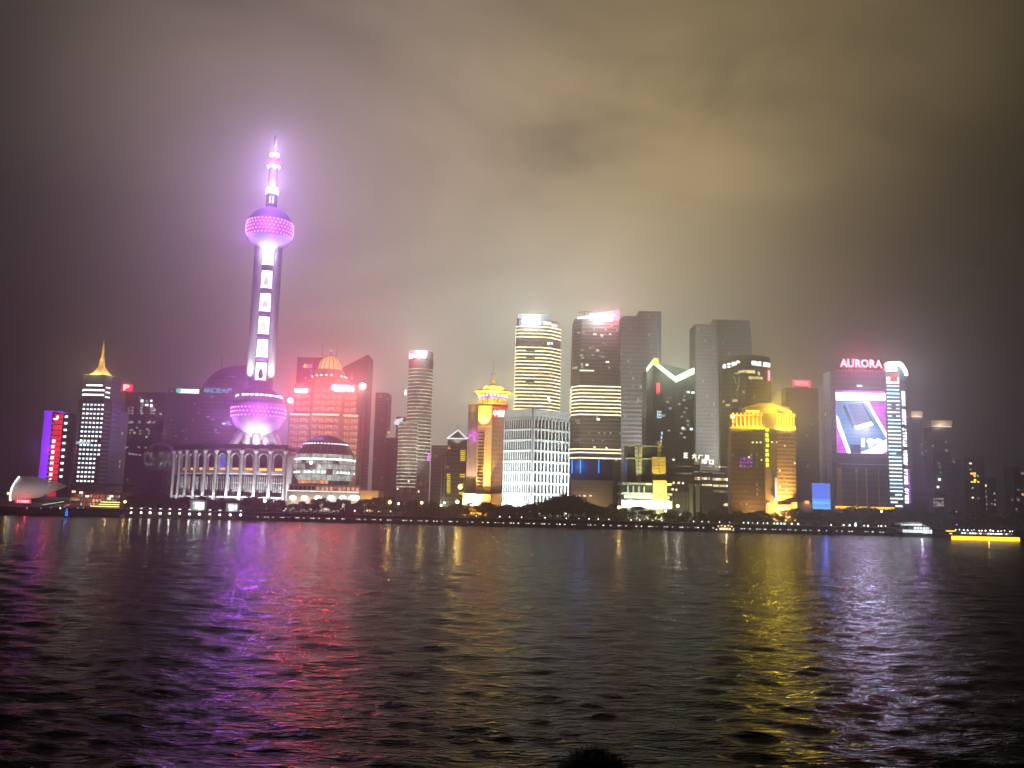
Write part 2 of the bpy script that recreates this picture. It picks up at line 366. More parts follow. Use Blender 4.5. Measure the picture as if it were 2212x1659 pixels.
# ================================================================== THE TELEVISION TOWER WITH SPHERES
def pearl():
    Y = 840.0; x0 = px(583, 495, Y)[0]
    T = empty('television_tower', (x0, Y, GZ), R(14.7), 'purple television tower with two studded spheres and white lit shaft', 'tower')
    zz = lambda v, u=580: px(u, v, Y)[1] - GZ
    conc = mat('tower_concrete', (0.085, 0.08, 0.09), 0.65, var=.15, vscale=.1)
    dark = mat('tower_panel', (0.055, 0.018, 0.10), 0.8, metal=.0, spec=.2, var=.2, vscale=.2)
    steel = mat('tower_skin', (0.28, 0.26, 0.31), 0.8, metal=.0, spec=.2, var=.12, vscale=.15)
    belt = em('sphere_belt_light', (0.52, 0.006, 0.60), 0.75, sample=True, var=.15)
    belt2 = em('lower_belt_light', (0.40, 0.005, 0.60), 0.65, sample=True, var=.15)
    stud = em('sphere_stud_light', (1.0, .50, 1.0), 2.6); ringl = em('tower_ring_light', (0.95, 0.85, 1.0), 7.0, sample=True)
    shaftl = em('shaft_glow', (0.95, .86, 1.0), 3.2, sample=True, var=.12)
    pod = mat('lift_pod', (0.45, 0.36, 0.5), 0.5)
    zlo, rlo = zz(889, 553), 24.6; zhi, rhi = zz(497, 583), 21.9
    # shaft: three columns, cross slabs, glowing slabs standing in for the floodlit back column
    ang = [R(-150), R(-30), R(90)]; rc = 10.2
    ztop = zhi - rhi + 3
    for a in ang: obj('shaft_column', MB().lathe([(4.0, zlo - 55), (4.0, ztop)], 20, (rc * math.cos(a), rc * math.sin(a))), conc, T, smooth=True)
    obj('shaft_core', MB().lathe([(3.0, zlo + 10), (2.6, ztop + 4)], 20), conc, T, smooth=True)
    xs = rc * math.cos(R(30)) - 3.2
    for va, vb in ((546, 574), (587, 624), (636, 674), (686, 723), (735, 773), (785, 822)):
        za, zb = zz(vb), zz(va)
        k = obj('glow_slab', MB().poly([(-xs * .98, za), (xs * .98, za), (xs * .80, zb), (-xs * .80, zb)], .5), shaftl, T, (0, -4.2, 0))
        obj('lift_pod', MB().lathe([(0.05, za + .3), (1.9, za + 1.0), (2.2, za + 4), (1.5, za + 8.5), (0.6, za + 9.5), (0.05, za + 9.6)], 12, (0, -5.6)), pod, k, smooth=True)
    for v in (579, 630, 679, 729, 779):
        obj('cross_slab', MB().prism([(x, y * 1.0) for x, y in circle(rc + 1.5, 3, ph=R(90))][:3], zz(v) - 1.3, zz(v) + 1.3), dark, T)
        for sx in (-1, 1): link('slab_lamp', unit(e_white), T, (sx * xs, -6.8, zz(v) + 1.8), 0, (.9, .9, .9))
    # upper sphere
    prof = [(rhi * math.sin(a), zhi - rhi * math.cos(a)) for a in [math.pi * i / 24 for i in range(25)]]
    up = obj('upper_sphere', MB().lathe([p for p in prof if p[1] > zhi + 6.0], 56), dark, T, smooth=True)
    obj('lower_shell', MB().lathe([p for p in prof if p[1] <= zhi - 7.0], 56), steel, up, smooth=True)
    obj('belt', MB().lathe([(math.sqrt(rhi ** 2 - d * d) + .02, zhi + d) for d in (-8.6, -5, -1, 3, 7.4)], 40), belt, up, smooth=True)
    obj('rim', MB().lathe([(rhi * .93, zhi - 9.4), (rhi * .955 + .5, zhi - 9.1), (rhi * .955 + .5, zhi - 8.2), (rhi * .93, zhi - 8.0)], 48), steel, up, smooth=True)
    sm = MB().lathe([(0.05, -.68), (.46, -.46), (.66, 0), (.46, .46), (0.05, .68)], 8).mesh('stud', stud, True)
    for r, d in enumerate((-7.2, -3.9, -0.7, 2.6, 5.8)):
        rr = math.sqrt(rhi ** 2 - d * d) + .15; n = 36
        for i in range(n):
            a = 2 * math.pi * (i + .5 * (r % 2)) / n
            if math.sin(a) < .35: link('stud', sm, up, (rr * math.cos(a), rr * math.sin(a), zhi + d))
    # flare below the upper sphere
    obj('flare_light', MB().lathe([(6.0, zhi - rhi - 4.5), (8.0, zhi - rhi + 1.2), (10.5, zhi - rhi + 2.0), (13.2, zhi - 16.2), (13.0, zhi - 15.0)], 40), em('flare_light', (1, .94, 1), 4.0, sample=True), T, smooth=True)
    # mast above
    z1, z2, z3 = zz(444, 585), zz(418, 587), zz(360, 590)
    obj('mast_collar', MB().lathe([(5.2, z1 - 2), (5.2, z2)], 24), mat('mast_skin', (.02, .012, .028), .95, spec=.0), T, smooth=True)
    for sx in (-1.6, 1.2): link('collar_lamp', unit(e_white), T, (sx, -5.2, z1 + 4), 0, (1.0, .5, 6))
    obj('ring_light', MB().lathe([(5.4, z2 - 1), (6.0, z2), (5.8, z2 + 3.5), (5.0, z2 + 5)], 28), ringl, T, smooth=True)
    obj('mast', MB().lathe([(4.7, z2 + 4), (4.4, z3)], 24), mat('mast_skin', (.02, .012, .028), .95, spec=.0), T, smooth=True)
    zb = zz(352, 591)
    ball = obj('upper_pod', MB().lathe([(6.6 * math.sin(a), zb - 6.6 * math.cos(a)) for a in [math.pi * i / 14 for i in range(15)]], 28), dark, T, smooth=True)
    obj('pod_ring_light', MB().lathe([(5.2, zb - 5.2), (5.9, zb - 4.6), (5.6, zb - 3.4)], 24), ringl, ball, smooth=True)
    obj('pod_band', MB().lathe([(6.75, zb - 1.8), (6.85, zb), (6.75, zb + 1.8)], 28), em('pod_pink_light', (1, .12, .55), 1.5, sample=True), ball, smooth=True)
    gm = mat('pod_lettering', (.35, .02, .10), .6)
    for i in range(7):
        a = R(-150 + 20 * i); o = obj('lettering', glyphs(1, 1.7, 2.6, seed=40 + i, th=.4), gm, ball, (6.95 * math.cos(a), 6.95 * math.sin(a), zb), a + R(90))
    obj('crown_light', MB().lathe([(3.4, zb + 6.6), (4.6, zb + 7.2), (4.2, zb + 8.6), (2.6, zb + 9.2)], 24), ringl, T, smooth=True)
    za = zz(268, 600)
    obj('antenna', MB().lathe([(1.6, zb + 6), (1.1, zb + 26), (.8, zb + 27), (.35, za - 26), (.2, za - 8)], 12), mat('mast_skin', (.02, .012, .028), .95, spec=.0), T, smooth=True)
    link('antenna_lamp', unit(em('antenna_lamp_light', (.85, .75, 1), .45)), T, (0, -.2, za - 8), 0, (1.6, 1.0, 1.4))
    # lower sphere
    prof = [(rlo * math.sin(a), zlo - rlo * math.cos(a)) for a in [math.pi * i / 24 for i in range(25)]]
    lo = obj('lower_sphere', MB().lathe([p for p in prof if p[1] > zlo + 6.0], 56), dark, T, smooth=True)
    obj('lower_shell', MB().lathe([p for p in prof if p[1] <= zlo - 5.0], 56), steel, lo, smooth=True)
    obj('belt', MB().lathe([(math.sqrt(rlo ** 2 - d * d) + .02, zlo + d) for d in (-7, -3, 1, 4.6)], 40), belt2, lo, smooth=True)
    obj('upper_belt', MB().lathe([(math.sqrt(rlo ** 2 - d * d) + .02, zlo + d) for d in (4.7, 7.0)], 40), mat('violet_panel', (.2, .05, .4), .4), lo, smooth=True)
    for r, d in enumerate((-5.2, -1.6, 2.0)):
        rr = math.sqrt(rlo ** 2 - d * d) + .15; n = 40
        for i in range(n):
            a = 2 * math.pi * (i + .5 * (r % 2)) / n
            if math.sin(a) < .3: link('stud', sm, lo, (rr * math.cos(a), rr * math.sin(a), zlo + d))
    n = 30; d = 13.6; rr = math.sqrt(rlo ** 2 - d * d) + .3
    for i in range(n):
        a = 2 * math.pi * i / n
        if math.sin(a) < .2 and i % 11 != 7: link('ring_lamp', unit(ringl), lo, (rr * math.cos(a), rr * math.sin(a), zlo + d), a + R(90), (2.6, .6, 1.1))
    obj('shoulder_dome', MB().lathe([(20.0, zlo + 14.4), (16.5, zlo + 18.2), (12, zlo + 21.5), (6, zlo + 23)], 40), steel, lo, smooth=True)
    obj('shoulder_arch', MB().lathe([(12.6, zlo + 22), (10.5, zlo + 25.5), (7, zlo + 28), (3, zlo + 28.6)], 30), dark, T, smooth=True)
    obj('lower_flare_light', MB().lathe([(7.5, zlo - 23.4), (8.8, zlo - 23.0), (10.5, zlo - 22.2)], 30), em('lower_flare_light', (1, .95, 1), 5.0, sample=True), T, smooth=True)
    zb0 = 6.0
    for a in (R(-90), R(30), R(150)): obj('base_column', MB().lathe([(4.5, 0), (4.3, zlo - 20)], 18, (9.5 * math.cos(a), 9.5 * math.sin(a))), conc, T, smooth=True)
    for a in (R(-160), R(-20), R(90)):
        obj('slanted_leg', MB().tube((52 * math.cos(a), 52 * math.sin(a), 0), (13 * math.cos(a), 13 * math.sin(a), zlo - 16), 3.6, 3.4, 16), conc, T, smooth=True)
    # its lamps: shoulder floodlights, others added in mid-air for halo and river streaks
    V = (0.62, 0.40, 1.0); PV = (0.50, 0.16, 1.0)
    lamp('SPOT', T, (0, -rhi - 1.6, zhi - 1), (.50, .08, 1.0), 2.2e5, 3.0, spot=165, aim=(0, -rhi - 60, zhi - 25)); lamp('SPOT', T, (0, -rlo - 1.6, zlo - 1), (.46, .05, 1.0), 2.5e5, 3.0, spot=165, aim=(0, -rlo - 60, zlo - 20))
    for sx in (-1, 1): lamp('POINT', T, (sx * 24, -11, zhi - 12), PV, 1.5e4, 2.5); lamp('POINT', T, (sx * 27, -12, zlo - 12), PV, 2.0e4, 2.5)
    for v in (605, 655, 705, 755): lamp('POINT', T, (0, -17, zz(v)), (.62, .40, 1.0), 1.0e4, 3.0)
    lamp('POINT', T, (0, -11, z2 + 6), V, 1.9e5, 2.0); lamp('POINT', T, (0, -11, zb - 8), V, 0.9e5, 2.0); lamp('POINT', T, (0, -9.5, zb + 12), V, 1.3e5, 2.0)
    for sx in (-1, 1): lamp('SPOT', T, (sx * 11, -20, zlo + 20), (.80, 1.0, .92), 9.0e5, 1.0, spot=50, aim=(sx * 9, -5, zlo + 60))
    lamp('POINT', T, (0, -22, zlo - 33), (.97, .94, 1), 1.0e5, 1.0)
    lamp('POINT', T, (0, -15, zhi - rhi - 5), (.90, .80, 1), 3e4, 1.0)
pearl()

# ================================================================== LEFT CLUSTER
glassd = mat('dark_glass', (0.02, 0.028, 0.03), 0.2, var=.3)
f_dark = facade('dark_office', (.035, .035, .04), (.012, .014, .018), lit=.03, ls=.5, seed=1)
f_teal = facade('teal_office', (.022, .075, .070), (.010, .035, .036), fh=3.9, bw=3.0, lit=.0, seed=2)
f_violet = facade('violet_office', (.07, .06, .085), (.02, .02, .03), lit=.02, ls=.45, litcol=(.85, .85, 1), seed=3)
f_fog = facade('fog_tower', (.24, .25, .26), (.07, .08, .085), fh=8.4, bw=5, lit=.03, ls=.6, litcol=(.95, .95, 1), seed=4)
f_brown = facade('brown_office', (.16, .12, .10), (.05, .04, .035), lit=.015, ls=.4, seed=5)

def purple_tower():
    B = Bld('office_tower', 'slim tower striped with violet light lines behind the shell roof', 90, 119, 960, 770, 22)
    H = B.z(888); B.prism('wall', f_dark, 0, H)
    n = 7
    for i in range(n):
        o = B.win(0, .03 + i * .085, H * .5, .9, H * .985, em('violet_line_light', (.28, .03, 1.0), 1.1, sample=True, vscale=.15, var=.5), 'light_line'); 
    for i in range(19): B.win(0, .78, H * (.05 + .048 * i), 4.6, .45, em('violet_tick_light', (.45, .30, 1.0), 1.5), 'light_tick')
    B.band('roof_light', em('violet_line_light', PURPLE, 1), H - .8, H + .3, .3)
    B.win(0, .9, B.z(957), 3.4, 4.6, e_cool, 'badge_light', out=.4)
    lamp('POINT', B.root, (-B.W * .2, -9, H * .6), (.4, .1, 1), 6e3)
purple_tower()
def red_tower():
    B = Bld('office_tower', 'slim tower covered by a red lit screen with white marks', 111, 132.5, 960, 735, 20)
    H = B.z(893); B.prism('wall', f_dark, 0, H)
    er = em('red_screen_light', (1, .02, .05), .95, sample=True, var=.3, vscale=.25)
    for i in range(16): B.win(0, .5, H * (.03 + .0615 * i) + 1.2, B.W * .96, H * .052, er, 'screen_panel')
    for i in range(9): obj('screen_glyph', glyphs(1, 2.6, 2.6, seed=70 + i), e_white, B.root, (-B.W * .26, -.5, H * (.20 + .0615 * i)))
    obj('crescent_mark', MB().poly([(math.cos(a) * 2.4, math.sin(a) * 2.4) for a in [R(-120 + 18 * i) for i in range(9)]] + [(math.cos(a) * 2.0 - .9, math.sin(a) * 1.7 + .5) for a in [R(24 - 18 * i) for i in range(9)]], .3), e_white, B.root, (-B.W * .3, -.6, H - 3))
    lamp('POINT', B.root, (0, -10, H * .6), RED, 8e3)
red_tower()
def bank_tower():
    ch = lambda W: [(-W / 2, 6), (-W / 2 + 5, 0), (W / 2 - 3, 0), (W / 2, 9), (W / 2, 26), (-W / 2, 26)]
    B = Bld('office_tower', 'dark teal tower with rows of white windows and golden lit spire', 155, 226, 940, 700, 26, poly=ch)
    H = B.z(808); Hs = B.z(862)
    B.prism('wall', f_teal, 0, Hs); B.prism('upper_wall', f_teal, Hs, H, offset(B.poly, -1.6))
    U_ = offset(B.poly, -1.6)
    for k, v in enumerate((831.5, 841.8, 852)):
        B.win(1, .5, B.z(v), B.W * (.50 if k == 0 else .62), 1.25, e_white, 'light_strip', poly=U_)
        B.win(2, .5, B.z(v + 3.5), 4.5, 1.1, e_cool, 'light_strip', poly=U_)
        if k: B.win(0, .6, B.z(v), 2.6, 1.4, e_white, 'light_strip', poly=U_)
    for r in range(18):
        z = B.z(874 + 9.73 * r)
        for c in range(6):
            if r >= 12 and c == 5 or random.random() < .02: continue
            B.win(1, .15 + .165 * c, z, 1.55, 1.3, e_cool if random.random() < .8 else e_white)
    obj('facade_mark', glyphs(6, 1.6, 2.2, seed=5), em('pale_blue_mark', (.5, .75, 1), 1.3), B.root, (-B.W * .12, -.8, B.z(957)))
    for i in range(18): B.win(2, .5, B.z(888 + 9.0 * i), 6.5, .8, mat('grey_slat', (.35, .36, .38), .5), 'slat', out=.6, th=.8)
    # crown
    gold = mat('gilt_roof', (.75, .52, .18), .45, var=.2)
    cx, cyy = 0, 13
    r = B.W * .34
    roof = obj('roof', MB().lathe([(r * 1.02, H), (r * 1.0, H + .8), (r * .62, H + 4.0), (r * .30, H + 7.6), (2.2, H + 9)], 8, (cx, cyy), phase=R(22.5)), gold, B.root)
    obj('roof_light', MB().lathe([(r * 1.06, H - .6), (r * 1.06, H + .4)], 16, (cx, cyy)), em('roof_glow_light', WARM, 6.0, sample=True), roof)
    zt = B.z(748)
    sp = obj('spire', MB().lathe([(2.4, H + 8), (1.9, H + (zt - H) * .65), (1.3, H + (zt - H) * .66), (.9, zt), (.15, zt + 8)], 10, (cx, cyy)), gold, B.root)
    for a in (R(-90), R(-30), R(-150)): lamp('POINT', B.root, (cx + r * 1.5 * math.cos(a), cyy + r * 1.5 * math.sin(a), H + 2.5), (1, .74, .38), 7e3, .4)
    lamp('SPOT', B.root, (3, cyy - r - 4, H + 3), (1, .70, .32), 4e4, .4, spot=45, aim=(0, cyy, H + 24))
bank_tower()
def bank_annexes():
    B = Bld('office_wing', 'low dark wing with one column of white windows left of the golden spire tower', 131, 156, 960, 716, 18)
    H = B.z(893); B.prism('wall', f_teal, 0, H)
    for i in range(10): B.win(0, .28, B.z(900 + 14.4 * i), 2.3, 1.7, e_cool)
    B = Bld('office_wing', 'narrow wing with gold light bands and red sign right of the golden spire tower', 235, 250, 960, 722, 20)
    H = B.z(886); B.prism('wall', f_brown, 0, H)
    for i in range(19): B.win(0, .5, B.z(900 + 7.4 * i), B.W * .95, .7, em('amber_band_light', (1, .62, .2), 1.1), 'light_band')
    sgn = B.win(0, .55, H - 4, B.W, 4.6, mat('red_sign_board', (.25, .01, .02), .5), 'sign_board', out=.4)
    obj('sign', glyphs(2, 2.2, 3.4, seed=8), em('red_sign_light', (1, .05, .12), 2.4), B.root, (0, -.8, H - 4))
    lamp('POINT', B.root, (0, -5, H - 4), RED, 5e3)
bank_annexes()

def shell_hall():
    Y = 575; c = px(85, 1075, Y)
    B = empty('shell_hall', (c[0], Y, GZ), 0, 'white fan shaped shell roof glowing by the water at far left', 'building')
    P = lambda u, v: Vector((px(u, v, Y)[0] - c[0], 0, px(u, v, Y)[1] - GZ))
    BL, TL, TM, TR, BR = P(30, 1080), P(49, 1029), P(100, 1026), P(147, 1050), P(86, 1074)
    white = mat('shell_panel', (.62, .60, .57), .55, var=.12, vscale=.4)
    n, k = 13, 10
    def pt(s, t):
        a = BL.lerp(TL, s)
        top_b = (TL * (1 - t) ** 2 + TM * 2 * t * (1 - t) + TR * t ** 2); bot = BL.lerp(BR, t)
        low = bot; q = low.lerp(top_b, s)
        q = q + Vector((0, -5 * math.sin(math.pi * min(1, .12 + .8 * s)) * (1 - t * .75), 0))
        return q
    for i in range(n):
        s0, s1 = i / n, (i + .78) / n; mb = MB()
        vs = []; fs = []
        for j in range(k + 1):
            t = j / k; a, b = pt(s0, t), pt(s1, t); dv = Vector((0, .7, -.2))
            vs += [a, b, b + dv, a + dv]
        for j in range(k):
            o = 4 * j
            for q in range(4): fs.append((o + q, o + (q + 1) % 4, o + 4 + (q + 1) % 4, o + 4 + q))
        fs += [(0, 1, 2, 3), (4 * k + 3, 4 * k + 2, 4 * k + 1, 4 * k)]
        mb.add(vs, fs); obj('shell_rib', mb, white, B)
    lmp = MB().lathe([(.05, -.7), (.6, -.35), (.7, 0), (.6, .35), (.05, .7)], 8).mesh('edge_lamp', e_white, True)
    for i in range(11):
        q = pt(i / 10.5, 0) + Vector((-.8, -.8, 0)); link('edge_lamp', lmp, B, q)
    obj('hall_wall', MB().box((2, 12, 3), (30, 14, 6)), f_dark, B)
    z0 = P(40, 1083)
    obj('sign_board', MB().box((P(56, 1083).x, -3, P(56, 1083).z), (9.6, .6, 2.4)), em('red_board_light', (1, .02, .06), 1.3, sample=True), B)
    obj('sign', glyphs(6, 1.1, 1.6, seed=12), em('pink_letter_light', (1, .4, .5), 2.5), B, (P(56, 1083).x, -3.5, P(56, 1083).z))
    lamp('AREA', B, (-4, -22, 1.0), (1, .94, .85), 1.8e3, size=(22, 1), aim=(0, -3, 9))
    lamp('POINT', B, (P(56, 1083).x, -7, 2.5), RED, 1.2e3, .4)
shell_hall()
def glass_hall():
    B = Bld('glass_hall', 'low glass hall with red and amber lit interior under a swept dark roof', 150, 258, 1065, 600, 24)
    H0, H1 = B.z(1053), B.z(1036)
    h = B.W / 2
    obj('roof', MB().add([(-h, -2, H0 - 1.5), (0, -2, H0 + 2.6), (h, -2, H1 - 2.5), (h, 24, H1 - 2.5), (0, 24, H0 + 2.6), (-h, 24, H0 - 1.5), (-h, -2, H0 - 2.4), (0, -2, H0 + 1.5), (h, -2, H1 - 3.6), (h, 24, H1 - 3.6), (0, 24, H0 + 1.5), (-h, 24, H0 - 2.4)],
        [(0, 1, 4, 5), (1, 2, 3, 4), (6, 11, 10, 7), (7, 10, 9, 8), (0, 6, 7, 1), (1, 7, 8, 2), (2, 8, 9, 3), (5, 4, 10, 11), (4, 3, 9, 10), (0, 5, 11, 6)]), stone_dark, B.root)
    B.prism('back_wall', mat('hall_wall', (.28, .13, .09), .7), 0, H0 - 2.6, [(-h + 1, 6), (h - 1, 6), (h - 1, 22), (-h + 1, 22)])
    n = 16
    for i in range(n): B.win(0, (i + .5) / n, H0 * .38, .35, H0 * .76, mat('mullion', (.1, .1, .1), .5), 'mullion', out=-.5)
    inner = [em('hall_amber_light', (1, .45, .14), .35, var=.9), em('hall_red_light', (1, .12, .10), .4, var=.9), e_dimw, e_dim]
    for i in range(n - 1): 
        for j in range(3): B.win(0, (i + 1) / n, H0 * (.12 + .22 * j), B.W / n * .8, H0 * .15, random.choice(inner), 'pane', out=-3.5)
    for u, v in ((189, 1072), (176, 1064), (236, 1077), (241, 1072), (160, 1062)): link('hall_lamp', unit(e_warm), B.root, (B.lx(u, v), -.5, B.z(v, u)), 0, (2.2, .5, 1.3))
    lamp('POINT', B.root, (0, 1, 4), (1, .5, .25), 2.5e3)
glass_hall()
def tea_pavilion():
    B = Bld('river_pavilion', 'small stepped pavilion outlined in yellow light above the pier', 196, 258, 1090, 497, 8, gz=3.0)
    for k, (a, b, v) in enumerate(((.0, 1.0, 1094), (.28, 1.0, 1089.5), (.34, 1.0, 1084.5))):
        x0, x1 = -B.W / 2 + a * B.W, -B.W / 2 + b * B.W; z = B.z(v)
        obj('tier', MB().box(((x0 + x1) / 2, 3, z - .6), (x1 - x0 - .6, 5, 1.1)), concrete, B.root)
        obj('tier_light', MB().box(((x0 + x1) / 2, 0, z), (x1 - x0, .3, .4)), em('yellow_line_light', (1, .78, .28), 2.2, sample=True), B.root)
    for i in range(9): link('post', unit(concrete), B.root, (-B.W * .2 + i * B.W * .085, .4, B.z(1087)), 0, (.3, .3, 2.6))
    lamp('POINT', B.root, (2, -3, 2.2), (1, .7, .3), 4e2, .3)
tea_pavilion()

def office_with(name, label, u0, u1, vtop, Y, D, m, vref=None, poly=None, cat='building'):
    B = Bld(name, label, u0, u1, vref or (vtop + 200) / 2 + 450, Y, D, poly=poly, cat=cat); H = B.z(vtop); B.prism('wall', m, 0, H); B.H = H
    return B
def wins(B, pts, Y=None, m=None, name='window', w=2.2, h=1.6):
    """single lit windows read off the photograph, each on the front wall"""
    for p in pts:
        mm = m or random.choice((e_dim, e_dimw, e_dim)); 
        if len(p) > 2: mm = p[2]
        link(name, unit(mm), B.root, (B.lx(p[0], p[1]), -.15, B.z(p[1], p[0])), 0, (w * random.uniform(.7, 1.2), .5, h * random.uniform(.8, 1.2)))

B = office_with('office_tower', 'dark tower with scattered white windows and red letter sign on top', 262, 348, 846, 880, 34, f_dark)
wins(B, [(307, 866, e_cool), (317, 866.5, e_dim), (327, 866, e_cool), (307, 874, e_dim), (317, 875, e_cool), (327, 876, e_cool)], w=2.6, h=2.4)
wins(B, [(u + random.uniform(-2, 2), v) for v in (881, 887, 893) for u in (278, 286, 305, 326, 331)] + [(u + random.uniform(-2, 2), v) for v in (911, 913) for u in (280, 287, 301, 322, 333)] + [(296, 924), (281, 929), (286, 929), (303, 930), (322, 931), (281, 935), (303, 937), (322, 937), (275, 966), (300, 966), (315, 967), (280, 980), (287, 981), (294, 982), (302, 983)])
obj('sign_post', MB().box((B.lx(274, 840), 3, B.H + 1.5), (.8, .8, 7)), stone_dark, B.root)
obj('sign_board', MB().box((B.lx(274, 837), 1, B.z(837, 274)), (11, .8, 7)), em('red_panel_light', (1, .02, .08), .8), B.root)
text('sign', 'P', em('pink_sign_light', (1, .55, .6), 3), 5.5, B.root, (B.lx(273, 837), .3, B.z(837, 273)), width=6)
lamp('POINT', B.root, (B.lx(274, 837), -5, B.z(837, 274)), RED, 1.2e4)
B = office_with('office_tower', 'dim violet tower with green dot and white bar sign at its top', 352, 433, 840, 1020, 40, f_violet)
obj('sign', MB().box((B.lx(407, 845), -.5, B.z(845, 407)), (24, .8, 4.4)), em('sign_bar_light', (.9, 1, .95), 3.0, sample=True), B.root)
obj('sign_dot', MB().poly([(3 * math.cos(2 * math.pi * i / 18), 3 * math.sin(2 * math.pi * i / 18)) for i in range(18)], .4), em('green_dot_light', (.1, .9, .6), 1.0), B.root, (B.lx(386.5, 844), -1.1, B.z(844, 386.5)))
wins(B, [(371, 845, e_dim), (425, 842, e_dim), (362, 930), (374, 905), (420, 872), (395, 930), (402, 948)], w=2.5)

def arched_tower():
    Y = 920
    B = Bld('office_tower', 'dark violet tower with rounded shoulder and cyan letter sign', 431, 538, 900, Y, 40)
    pts = [(431, 850), (436, 838), (443, 826), (452, 815), (464, 804), (478, 797), (494, 792), (512, 790), (538, 789)]
    prof = [(B.lx(u, v) if 431 < u < 538 else (-B.W / 2 if u < 500 else B.W / 2), B.z(v, u)) for u, v in pts]
    poly = [(B.W / 2, 0), (-B.W / 2 + 0, 0)][::-1] + prof[::-1]
    obj('wall', MB().poly([(-B.W / 2, 0), (B.W / 2, 0)] + prof[::-1], 40), f_violet, B.root)
    obj('mast', MB().tube((B.lx(466, 800), 18, B.z(806, 466)), (B.lx(467, 765), 18, B.z(762, 467)), .5, .2, 6), stone_dark, B.root)
    text('sign', 'AIA', e_cyan, 4.4, B.root, (B.lx(448, 843), -.5, B.z(843, 448)), width=7)
    text('sign', '汇亚大厦', e_cyan, 5.0, B.root, (B.lx(478, 844), -.5, B.z(844, 478)), width=22)
    wins(B, [(499, 813, e_dim), (506, 814, e_dim), (459, 906, e_dim), (484, 915, e_cool), (497, 917, e_dim), (450, 900), (508, 940), (470, 935)], w=4, h=1.2)
    for k in range(6): link('floor_strip', unit(mat('violet_trim', (.12, .10, .16), .5)), B.root, (0, -.1, B.z(935) + k * 7.6), 0, (B.W * .98, .5, .6))
arched_tower()

